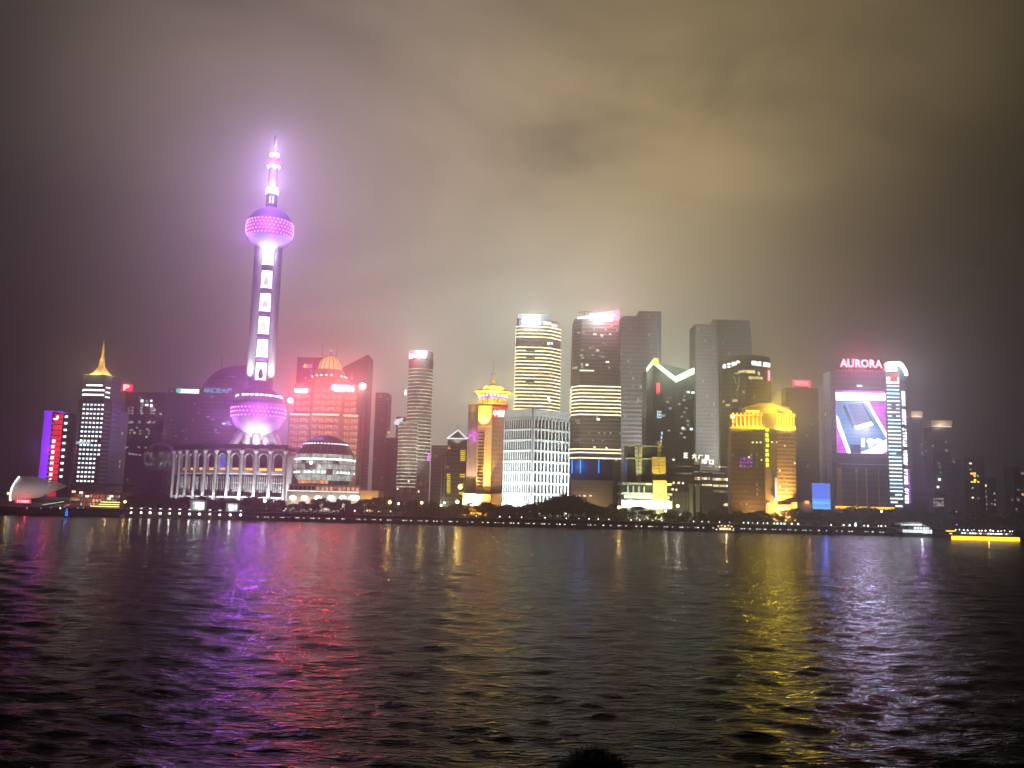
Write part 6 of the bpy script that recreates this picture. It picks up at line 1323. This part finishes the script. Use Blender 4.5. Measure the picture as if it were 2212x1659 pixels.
SKYL = [(262, 1078), (290, 1072), (310, 1062), (330, 1058), (352, 1066), (372, 1076), (398, 1070), (420, 1084), (445, 1074), (462, 1078), (480, 1073), (505, 1076), (530, 1074), (556, 1072), (580, 1078), (604, 1080), (632, 1084), (655, 1082), (678, 1080), (700, 1076), (722, 1084), (744, 1078), (770, 1086), (796, 1076), (818, 1072), (836, 1073), (852, 1080),
        (876, 1088), (898, 1082), (925, 1086), (950, 1092), (975, 1088), (1000, 1090), (1025, 1086), (1045, 1084), (1068, 1088), (1092, 1086), (1118, 1092), (1140, 1090), (1162, 1082), (1180, 1076), (1200, 1070), (1218, 1068), (1236, 1072), (1252, 1080), (1272, 1086), (1296, 1092), (1322, 1090), (1350, 1098), (1376, 1094), (1404, 1098), (1432, 1104),
        (1460, 1102), (1486, 1106), (1512, 1104), (1540, 1100), (1568, 1106), (1596, 1104), (1622, 1108), (1648, 1104), (1676, 1106), (1702, 1102), (1726, 1100), (1750, 1104), (1776, 1102), (1800, 1104), (1826, 1096), (1850, 1092), (1874, 1098), (1900, 1100), (1926, 1098), (1952, 1102), (1978, 1106), (2004, 1104), (2030, 1110), (2058, 1106), (2086, 1108), (2114, 1106), (2142, 1110), (2170, 1108), (2198, 1110), (2216, 1108)]
for i, (u, v) in enumerate(SKYL):
    tree(u + rt.uniform(-4, 4), v + rt.uniform(-2, 4), 532 + rt.uniform(-8, 14), 5 if i in (44, 66) else None, rt.uniform(1.1, 1.5))
    tree(u + 12 + rt.uniform(-5, 5), v + rt.uniform(9, 16), 518 + rt.uniform(-4, 6), None, rt.uniform(1.2, 1.7))
def hedge(u0, u1):
    x0, x1 = px(u0, 1120, 512)[0], px(u1, 1120, 512)[0]; rd = random.Random(int(u0)); mb = MB(); n = int((x1 - x0) * 42)
    for i in range(n):
        q = Vector((rd.uniform(x0, x1), 513 + rd.uniform(-1.2, 1.2), GZ + 2.6 * rd.random() ** .7 * (0.75 + .25 * math.sin(x0 + i))))
        w = rd.uniform(.2, .45); nn = Vector((rd.gauss(0, 1), rd.gauss(0, 1), rd.gauss(0, 1))).normalized(); a = nn.orthogonal().normalized(); b = nn.cross(a); mb.add([q + a * w, q + b * w * .6, q - a * w, q - b * w * .6], [(0, 1, 2, 3)])
    me = bpy.data.meshes.new('hedge'); me.from_pydata(mb.v, [], mb.f); me.materials.append(leafm); return link('hedge', me)
tag(hedge(255, 2212), 'low dark hedge along the far riverside walk', 'hedge', kind='stuff')
# low garden walls seen between the trees
for u0, u1, v0, v1, lab in ((1052, 1144, 1097, 1110, 'pale low garden wall below the golden tower'), (880, 975, 1094, 1108, 'pale low garden wall below the round banded tower'), (744, 780, 1094, 1106, 'short pale garden wall right of the globe podium trees')):
    Y = 511; xa, za = px(u0, v1, Y); xb, zb = px(u1, v0, Y); um = (u0 + u1) / 2; z1 = px(um, v0, Y)[1]
    Wl = empty('garden_wall', ((xa + xb) / 2, Y, GZ), 0, lab, 'wall'); n = max(4, int((xb - xa) / 1.8)); wdt = xb - xa
    hgt = max(1.2, z1 - GZ)
    for i in range(n): link('wall_panel', unit(mat('garden_wall', (.22, .18, .14), .8)), Wl, (-wdt / 2 + wdt * (i + .5) / n, 0, hgt * .48), 0, (wdt / n * .95, .5, hgt * .94))
    link('wall_cap', unit(mat('garden_cap', (.28, .24, .19), .8)), Wl, (0, 0, hgt), 0, (wdt, .9, .22))

# ================================================================== LAMPS ALONG THE WATER
# lights set in the river wall
wm = MB().box((0, 0, 0), (1.0, .35, .42)).mesh('wall_light', em('wall_lamp_light', (1, .95, .86), 1.7, var=.85, vscale=.35))
wb = MB().box((0, .25, 0), (1.3, .3, .7)).mesh('housing', stone_dark)
i = 0; u = 556.0
while u < 1905:
    for k in range(2 if i % 2 else 1):
        if random.random() < .07: continue
        x = px(u + k * 5.2 + random.uniform(-.8, .8), 1128, 491.8)[0]
        x0_ = px(u + k * 5.2, 1128, 491.8)[0]; E = empty('wall_lamp', (x, 491.5, 1.9), 0, 'small white light set in the dark river wall', 'lamp', 'lights set in the river wall')
        link('lens', wm, E, scale=(random.uniform(.5, 1.1) * (1.0 if k == 0 else .9), 1, random.uniform(.5, .95))); link('housing', wb, E, (0, .1, 0))
    u += 16.6; i += 1
# lamp posts on the walk
gm_ = MB().lathe([(.05, -.38), (.28, -.26), (.38, 0), (.28, .26), (.05, .38)], 10).mesh('globe', em('walk_lamp_light', (.95, 1, .97), 4.0), True)
pm = MB().tube((0, 0, 0), (0, 0, 1), .09, .06, 6).mesh('pole', stone_dark)
def post(name, u, v, Y, label, group, globe_mesh, s=1.0, light=None, gz=GZ):
    x, z = px(u, v, Y); E = empty(name, (x, Y, gz), 0, label, 'lamp', group); hh = max(1.0, z - gz)
    link('pole', pm, E, scale=(1, 1, hh)); link('globe', globe_mesh, E, (0, 0, hh), scale=(s, s, s))
    if light: lamp('POINT', E, (0, -1.0 * s, hh), light[0], light[1], .3)
    return E
R5 = [(62, 348), (263, 354), (446, 358), (553, 361), (640, 365), (720, 367), (812, 370), (1002, 376), (1077, 377), (1267, 384), (1540, 392), (1612, 393), (1667, 388), (1763, 389), (1850, 392), (1970, 396), (2010, 398), (2047, 398), (2090, 400), (2140, 402), (2175, 403)]
pts = [((1640 + a * .3707) * .6777, (1520 + b * .371) * .6777) for a, b in R5] + [((820 + a * .3707) * .6777, (1520 + b * .3704) * .6777) for a, b in ((838, 292), (945, 292), (1045, 297), (1147, 297), (1883, 337), (2085, 342), (2170, 345))]
for u, v in pts: post('walk_lamp', u, v, 505, 'small white globe lamp on the walk ' + section(u), 'white walk lamps', gm_, random.uniform(.45, .95))
R6 = [(22, 357), (83, 360), (50, 388), (112, 392), (175, 395), (233, 397), (520, 370), (520, 393), (630, 370), (630, 395), (683, 385), (683, 402), (735, 355), (735, 378), (735, 400), (810, 377), (845, 398), (935, 405), (962, 402), (998, 409)]
for a, b in R6: u, v = (2460 + a * .3635) * .6777, (1540 + b * .3636) * .6777; post('walk_lamp', u, v, 503, 'small white globe lamp on the walk ' + section(u), 'white walk lamps', gm_, random.uniform(.6, 1.3))
yg = MB().lathe([(.05, -.9), (.65, -.6), (.9, 0), (.65, .6), (.05, .9)], 12).mesh('globe', em('amber_lamp_light', (1, .66, .16), 7.0), True)
wg_ = MB().lathe([(.05, -.7), (.5, -.5), (.7, 0), (.5, .5), (.05, .7)], 12).mesh('globe', em('park_white_lamp_light', (1, .96, .8), 6.0), True)
A_ = (1, .62, .16); W_ = (1, .95, .8)
for u, v, Y, mm, s, lt, lab in ((842, 1085, 512, yg, 1.1, (A_, 1.6e3), 'bright amber street lamp among the trees right of the globe podium'), (861, 1088, 512, wg_, .9, ((.7, 1, .8), 4e2), 'greenish white lamp just right of the bright amber lamp'), (911, 1086, 512, yg, .9, (A_, 9e2), 'amber street lamp below the round banded tower'),
        (953, 1092, 512, wg_, .9, (W_, 3e2), 'small pale lamp left of the small pyramid roofed tower'), (960, 1086, 514, wg_, .9, (W_, 3e2), 'taller pale lamp left of the small pyramid roofed tower'), (988, 1084, 512, yg, 1.2, (A_, 1.6e3), 'amber street lamp at the foot of the golden tower'),
        (994, 1052, 600, yg, 1.7, (A_, 5e3), 'large amber lamp on a tall mast left of the golden tower'), (1337, 1096, 512, yg, 1.0, (A_, 1.2e3), 'amber street lamp left of the stepped deco block'), (1464, 1093, 512, wg_, 1.2, (W_, 9e2), 'white street lamp right of the stepped deco block'), (1438, 1104, 508, wg_, .8, (W_, 3e2), 'small white lamp at the foot of the stepped deco block'),
        (1904, 1105, 510, wg_, .8, ((1, .85, .6), 2e2), 'small warm lamp at the foot of the lettered slab tower'), (18, 1066, 560, yg, .8, (A_, 5e2), 'lone amber lamp at the far left shore'), (270, 1084, 510, yg, .8, (A_, 5e2), 'amber lamp right of the yellow pavilion'), (357, 1083, 520, wg_, .7, None, 'small lamp in front of the smaller dark globe'), (572, 1082, 520, wg_, 1.3, ((1, .95, 1), 6e2), 'white canopy lamp in front of the columned hall')):
    post('street_lamp', u, v, Y, lab, None, mm, s, lt)
# lit kiosk and low white booth in front of the columned hall
for u0, u1, v0, v1, lab in ((410, 443, 1078, 1092, 'white lit ticket booth in front of the columned hall'), (488, 514, 1085, 1092, 'low white lit kiosk right of the ticket booth')):
    Y = 508; xa = px(u0, v1, Y)[0]; xb = px(u1, v1, Y)[0]; z1 = px((u0 + u1) / 2, v0, Y)[1]; K = empty('ticket_booth', ((xa + xb) / 2, Y, GZ), 0, lab, 'kiosk'); wd = xb - xa; hh = max(1.5, z1 - GZ)
    link('wall', unit(mat('booth_wall', (.6, .62, .62), .5)), K, (0, 1.5, hh * .45), 0, (wd, 3, hh * .9)); link('roof', unit(stone_dark), K, (0, 1.5, hh * .95), 0, (wd * 1.08, 4, hh * .1))
    for k in range(4): link('window', unit(em('booth_light', (.85, 1, 1), 1.6, var=.6)), K, (-wd * .1 + wd * .19 * (k - .6), -.1, hh * .45), 0, (wd * .16, .3, hh * .6))
    lamp('POINT', K, (0, -3, hh * .5), (.85, 1, 1), 3e2, .4)
# mooring piles with lamps and their pier at left
pier = tag(obj('pier_deck', MB().box((px(445, 1110, 487)[0], 486.5, 1.2), (px(575, 1110, 487)[0] - px(300, 1110, 487)[0], 3.0, .5)), stone_dark), 'low dark pier along the bank at left', 'pier')
for k in range(12): o = obj('pile', MB().tube((0, 0, -2), (0, 0, 1.0), .3, .3, 8), stone_dark, pier, (px(305 + 22 * k, 1110, 487)[0], 486.8, 0))
pl_ = MB().lathe([(.05, -.55), (.5, -.4), (.62, 0), (.5, .4), (.05, .55)], 10).mesh('globe', em('pier_reflection_glow', (1, .97, .80), 7.0), True)  # lower glowing ball stands in for the lamp's reflection on the water
for k, zx in enumerate((1130, 1215, 1293, 1380, 1462, 1547, 1633, 1718, 1807, 1893, 1983, 2072)):
    u = zx * .3707 * .6777; x = px(u, 1100, 485)[0]; E = empty('pier_lamp', (x, 485.0, 1.4), 0, 'bright lamp on a post along the low pier at left', 'lamp', 'lamps along the low pier')
    link('pole', pm, E, scale=(1.2, 1.2, 3.0)); link('globe', pl_, E, (0, 0, 1.2 + .1 * (k % 3)), scale=(.75 + .1 * (k % 4),) * 3); link('cap_light', unit(em('pier_cap_light', (1, .97, .85), 2.0)), E, (0, -.1, 3.6), 0, (1.2, .5, .4))
    if k % 2 == 0: lamp('POINT', E, (0, -1.2, 1.4), (1, .95, .75), 2.2e2, .3)

# ================================================================== BOATS AND FLOATING THINGS
def hull(Lh, Wd, Hh, rake=2.0):
    mb = MB(); n = 14; rings = []
    for k, (zf, wf) in enumerate(((0, .72), (.35, .9), (1, 1.0))):
        ring = []
        for i in range(n + 1):
            t = i / n; x = -Lh / 2 + Lh * t; w = Wd / 2 * wf * min(1, (1 - abs(2 * t - 1) ** 5)) ** .6 if 0 < t < 1 else .05
            ring.append((x + (rake * zf * (1 if t > .5 else -1) * abs(2 * t - 1)), w))
        pts = [(x, -w_) for x, w_ in ring] + [(x, w_) for x, w_ in reversed(ring)]; rings.append([(p[0], p[1], Hh * zf) for p in pts])
    m_ = len(rings[0]); vs = sum(rings, [])
    fs = [(r * m_ + i, r * m_ + (i + 1) % m_, (r + 1) * m_ + (i + 1) % m_, (r + 1) * m_ + i) for r in range(2) for i in range(m_)] + [tuple(range(2 * m_, 3 * m_)), tuple(reversed(range(m_)))]
    return mb.add(vs, fs)
def gold_boat():
    Y = 440; xa, xb = px(2046, 1158, Y)[0], px(2197, 1158, Y)[0]; Lb = xb - xa
    E = empty('river_boat', ((xa + xb) / 2, Y, -.5), 0, 'long low river boat with glowing gold hull side at right', 'boat')
    obj('hull', hull(Lb * 1.01, 6, 2.6, .5), mat('boat_hull', (.08, .06, .05), .5), E)
    gm2 = em('boat_gold_light', (1, .60, .03), 2.6, sample=True, vscale=1.4, var=.35); n = 22
    for i in range(n): link('gold_panel', unit(gm2), E, (-Lb * .485 + Lb * .97 * (i + .5) / n, -3.1, 1.45), 0, (Lb * .97 / n * .96, .3, 1.75))
    obj('deck', MB().box((0, 0, 2.65), (Lb * .96, 5.4, .2)), mat('boat_deck', (.2, .18, .15), .6), E)
    obj('cabin', MB().box((1.5, .4, 3.7), (Lb * .78, 4, 1.9)), mat('boat_cabin', (.12, .12, .14), .5), E)
    for i in range(20): link('window', unit(random.choice((e_dim, e_white, e_cool))), E, (1.5 - Lb * .37 + Lb * .74 * (i + .5) / 20, -1.7, 3.75), 0, (Lb * .02 * random.uniform(.6, 1.3), .3, .6))
    obj('roof', MB().box((1.5, .4, 4.75), (Lb * .80, 4.6, .18)), mat('boat_deck', (.2, .18, .15), .6), E)
    wg2 = MB().lathe([(.05, -.3), (.3, 0), (.05, .3)], 8).mesh('deck_lamp', e_white, True)
    for i in range(16): link('deck_lamp', wg2, E, (-Lb * .40 + Lb * .82 * i / 15 + random.uniform(-.4, .4), -1.6, 5.1 + random.uniform(-.1, .3)), scale=(random.uniform(.8, 1.5),) * 3)
    obj('mast', MB().tube((-Lb * .36, 0, 2.6), (-Lb * .36, 0, 7.6), .12, .06, 6), stone_dark, E)
    for z_, mm in ((3.4, e_gold), (4.6, e_gold)): link('mast_lamp', unit(mm), E, (-Lb * .46, -1, z_), 0, (1.2 if z_ < 4 else 4.6, .4, .45))
    link('signal_lamp', unit(e_purple), E, (-Lb * .36, -.2, 7.6), 0, (.5, .4, .5))
    lamp('POINT', E, (0, -6, 2.0), (1, .55, .08), 2.5e2, .3)
gold_boat()
def terminal():
    B = Bld('ferry_terminal', 'white lit stepped ferry terminal on the water left of the gold boat', 1950, 2018, 1145, 484, 12, gz=.6)
    h = B.W / 2; z0 = B.z(1152); wm_ = mat('terminal_white', (.6, .62, .63), .5); lw = em('terminal_light', (.95, 1, 1), 1.5, sample=True, var=.4, vscale=.6)
    obj('pontoon', MB().box((0, 6, .0), (B.W * 1.5, 12, 1.4)), stone_dark, B.root)
    for k, (a, b, va, vb) in enumerate(((.02, .98, 1144, 1151), (.42, .95, 1138, 1144), (.02, .70, 1131, 1136))):
        x0, x1 = -h + a * B.W, -h + b * B.W; obj('tier', MB().box(((x0 + x1) / 2, 6, (B.z(va) + B.z(vb)) / 2), (x1 - x0, 9 - 2 * k, abs(B.z(va) - B.z(vb)))), wm_, B.root)
    obj('roof', MB().add([(-h * .96, 1, B.z(1134)), (h * .1, 1, B.z(1130)), (h * .62, 1, B.z(1137)), (h * .62, 11, B.z(1137)), (h * .1, 11, B.z(1130)), (-h * .96, 11, B.z(1134)), (-h * .96, 1, B.z(1131.5)), (h * .1, 1, B.z(1127.5)), (h * .62, 1, B.z(1136)), (h * .62, 11, B.z(1136)), (h * .1, 11, B.z(1127.5)), (-h * .96, 11, B.z(1131.5))],
        [(0, 1, 7, 6), (1, 2, 8, 7), (6, 7, 10, 11), (7, 8, 9, 10), (0, 5, 4, 1), (1, 4, 3, 2), (0, 6, 11, 5), (2, 3, 9, 8), (3, 4, 10, 9), (4, 5, 11, 10)]), wm_, B.root)
    for i in range(12): link('door_light', unit(lw), B.root, (-h * .95 + B.W * .95 * (i + .5) / 12, 1.2, B.z(1148)), 0, (B.W * .04, .5, 1.4 + (i > 7) * .6))
    for i in range(9): link('window', unit(lw), B.root, (-h * .90 + i * B.W * .072, 1.9, B.z(1133.5)), 0, (1.35, .5, .8))
    for i in range(5): link('window', unit(lw), B.root, (-h * .1 + i * B.W * .10, 2.2, B.z(1141)), 0, (.9, .5, .9))
    lamp('POINT', B.root, (0, -4, 4), (.9, 1, 1), 7e2, .5)
terminal()
def small_boat(u, v, Y, Lb, label, col, mm):
    x = px(u, v, Y)[0]; E = empty('river_boat', (x, Y, -.4), 0, label, 'boat')
    obj('hull', hull(Lb, 3.2, 1.6, .8), mat('boat_hull', (.08, .06, .05), .5), E); obj('cabin', MB().box((0, 0, 2.3), (Lb * .62, 2.4, 1.5)), mat('boat_cabin', (.12, .12, .14), .5), E); obj('roof', MB().box((0, 0, 3.2), (Lb * .7, 2.8, .16)), mat('boat_deck', (.2, .18, .15), .6), E)
    for i in range(4): link('window', unit(mm), E, (-Lb * .24 + Lb * .16 * i, -1.3, 2.35), 0, (Lb * .12, .2, .9))
    for i in range(5): link('deck_lamp', unit(mm), E, (-Lb * .36 + Lb * .18 * i, -1.0, 3.7 + .3 * (i % 2)), 0, (.7, .3, .5))
    for sx in (-1, 1): link('bow_lamp', unit(e_white), E, (sx * Lb * .45, -.6, 1.9), 0, (.5, .3, .3))
    lamp('POINT', E, (0, -4, 3), col, 6e2, .4)
small_boat(1565, 1137, 470, 9.5, 'small boat with orange lit cabin near the river wall', (1, .55, .25), em('boat_orange_light', (1, .58, .28), 2.6, var=.5))
def pontoon():
    xa, xb = px(38, 1100, 480)[0], px(262, 1100, 480)[0]
    E = empty('pontoon', ((xa + xb) / 2, 482, 0), 0, 'long dark floating pontoon with lit gangways at far left', 'pontoon')
    W = xb - xa; obj('deck', MB().box((0, 0, .7), (W, 7, 1.8)), stone_dark, E)
    for i in range(24): link('rail_post', unit(stone_dark), E, (-W / 2 + W * (i + .5) / 24, -3.2, 2.2), 0, (.15, .15, 1.3))
    link('rail', unit(stone_dark), E, (0, -3.2, 2.85), 0, (W, .15, .12))
    for (u0, v0, u1, v1, mm) in ((92, 1090.5, 138, 1083.5, em('gangway_light', (.75, 1, .7), .9)), (138, 1096, 152, 1089, e_dim)):
        p, q = px(u0, v0, 484), px(u1, v1, 484); cx = (xa + xb) / 2
        obj('gangway', MB().tube((p[0] - cx, 2, p[1] - .7), (q[0] - cx, 2, q[1] - .7), .35, .35, 6), stone_dark, E); obj('gangway_light', MB().tube((p[0] - cx, 1.8, p[1]), (q[0] - cx, 1.8, q[1]), .16, .16, 5), mm, E)
    for u, v, mm in ((146, 1091, e_red), (58, 1097, e_dim), (88, 1098, e_dim), (110, 1097, e_dim), (168, 1097, e_dim), (180, 1097, e_dim), (130, 1098, e_white)): p = px(u, v, 478.5); link('deck_lamp', unit(mm), E, (p[0] - (xa + xb) / 2, -3.4, p[1]), 0, (.9 if mm is e_red else .5, .3, .7))
    lamp('POINT', E, (px(56, 1090, 478)[0] - (xa + xb) / 2, -4, 3), RED, 2.5e2, .3)
pontoon()
def buoy():
    x, z = px(143, 1116, 440); E = empty('channel_buoy', (x, 440, -.2), 0, 'channel buoy outlined in blue light on the water at left', 'buoy')
    obj('float', MB().lathe([(.1, -.3), (1.1, -.1), (1.2, .5), (.8, .9), (.1, 1.0)], 16), mat('buoy_float', (.05, .06, .12), .5), E, smooth=True)
    for a in range(4): b = a * math.pi / 2 + .4; obj('tower_leg', MB().tube((.75 * math.cos(b), .75 * math.sin(b), .9), (.3 * math.cos(b), .3 * math.sin(b), 4.6), .07, .06, 5), mat('buoy_float', (.05, .06, .12), .5), E)
    for k in range(6): obj('blue_light', MB().lathe([(.70 - .08 * k, 1.3 + .6 * k), (.74 - .08 * k, 1.5 + .6 * k), (.62 - .08 * k, 1.68 + .6 * k)], 10), e_blue, E)
    lamp('POINT', E, (0, -1.4, 3), (.05, .2, 1), 1.2e2, .2)
buoy()

# ================================================================== PERSON IN FRONT OF THE CAMERA (dark, head and shoulders)
def person():
    Yp = 2.05; x, zt = px(1286, 1610, Yp); fz = 7.95; Ht = zt - fz
    E = empty('person', (x, Yp, fz), 0, 'person with dark messy hair seen from behind at the bottom edge', 'person')
    s = Ht / 1.60
    J = {'pelvis': (0, 0, .86), 'chest': (0, .01, 1.14), 'neck0': (0, .0, 1.32), 'neck': (0, .01, 1.385), 'head': (0, .02, 1.46), 'crown': (0, .02, 1.545)}
    E_ = [('pelvis', 'chest'), ('chest', 'neck0'), ('neck0', 'neck'), ('neck', 'head'), ('head', 'crown')]; Rd = {'pelvis': .145, 'chest': .155, 'neck0': .085, 'neck': .054, 'head': .076, 'crown': .058}
    for sd, sg in (('l', -1), ('r', 1)):
        J.update({'sh' + sd: (sg * .165, 0, 1.285), 'el' + sd: (sg * .215, .10, 1.03), 'wr' + sd: (sg * .13, .30, 1.06), 'ha' + sd: (sg * .10, .37, 1.07), 'hip' + sd: (sg * .085, 0, .82), 'kn' + sd: (sg * .095, .01, .45), 'an' + sd: (sg * .10, 0, .08), 'to' + sd: (sg * .115, .16, .03)})
        E_ += [('chest', 'sh' + sd), ('sh' + sd, 'el' + sd), ('el' + sd, 'wr' + sd), ('wr' + sd, 'ha' + sd), ('pelvis', 'hip' + sd), ('hip' + sd, 'kn' + sd), ('kn' + sd, 'an' + sd), ('an' + sd, 'to' + sd)]
        Rd.update({'sh' + sd: .068, 'el' + sd: .047, 'wr' + sd: .032, 'ha' + sd: .034, 'hip' + sd: .092, 'kn' + sd: .062, 'an' + sd: .042, 'to' + sd: .036})
        for f, (dx, ln) in enumerate(((-.025, .06), (-.009, .075), (.008, .072), (.024, .056), (-sg * .045, .03))):
            a, b = 'fa%s%d' % (sd, f), 'fb%s%d' % (sd, f); hx, hy, hz = J['ha' + sd]; J[a] = (hx + dx, hy + .035 if f < 4 else hy, hz); J[b] = (hx + dx * 1.1, hy + .035 + ln * .5 if f < 4 else hy + .03, hz - .025)
            E_ += [('ha' + sd, a), (a, b)]; Rd[a] = Rd[b] = .0085
    names = list(J); me = bpy.data.meshes.new('body'); me.from_pydata([tuple(c * s for c in J[n]) for n in names], [(names.index(a), names.index(b)) for a, b in E_], [])
    o = link('body', me, E); md = o.modifiers.new('skin', 'SKIN'); o.modifiers.new('sub', 'SUBSURF').levels = 1; o.modifiers['sub'].render_levels = 2
    for i, n in enumerate(names): me.skin_vertices[0].data[i].radius = (Rd[n] * s, Rd[n] * s)
    me.skin_vertices[0].data[0].use_root = True
    me.materials.append(mat('dark_jacket', (.012, .012, .015), .9, var=.3, vscale=8))
    # hair: a mass of short strands
    rd = random.Random(5); mb = MB(); cz = 1.475 * s
    mb.lathe([(.001, cz - .07), (.07, cz - .06), (.088, cz - .01), (.090, cz + .03), (.078, cz + .07), (.045, cz + .096), (.001, cz + .102)], 22, (0, .0))
    for i in range(2600):
        a = rd.random() * 6.28; e = math.asin(rd.uniform(-.55, 1)); d = Vector((math.cos(a) * math.cos(e), math.sin(a) * math.cos(e), math.sin(e)))
        p = Vector((d.x * .088, d.y * .092, cz + .012 + d.z * .090)); t = (d * .55 + Vector((rd.gauss(0, .5), rd.gauss(0, .5), rd.gauss(-.25, .5)))).normalized(); ln = rd.uniform(.012, .040); sd = t.orthogonal().normalized() * .0012
        mb.add([p - sd, p + sd, p + t * ln], [(0, 1, 2)])
    hm_ = bpy.data.meshes.new('hair'); hm_.from_pydata(mb.v, [], mb.f); hm_.materials.append(mat('dark_hair', (.006, .005, .005), .85, var=.3, vscale=20)); link('hair', hm_, E)
person()

# ================================================================== HAZE
hm = bpy.data.materials.new('river_haze'); hm.use_nodes = True; t = hm.node_tree; t.nodes.clear()
pv = N('ShaderNodeVolumePrincipled', t); pv.inputs['Color'].default_value = (.92, .90, .88, 1); pv.inputs['Density'].default_value = HAZE_DENSITY; pv.inputs['Anisotropy'].default_value = 0.86
ho = N('ShaderNodeOutputMaterial', t); L(pv.outputs[0], ho.inputs['Volume'], t)
tag(obj('haze', MB().box((0, 1205, 233), (2020, 2570, 474)), hm), 'thin night mist over river and city', 'haze', kind='stuff')
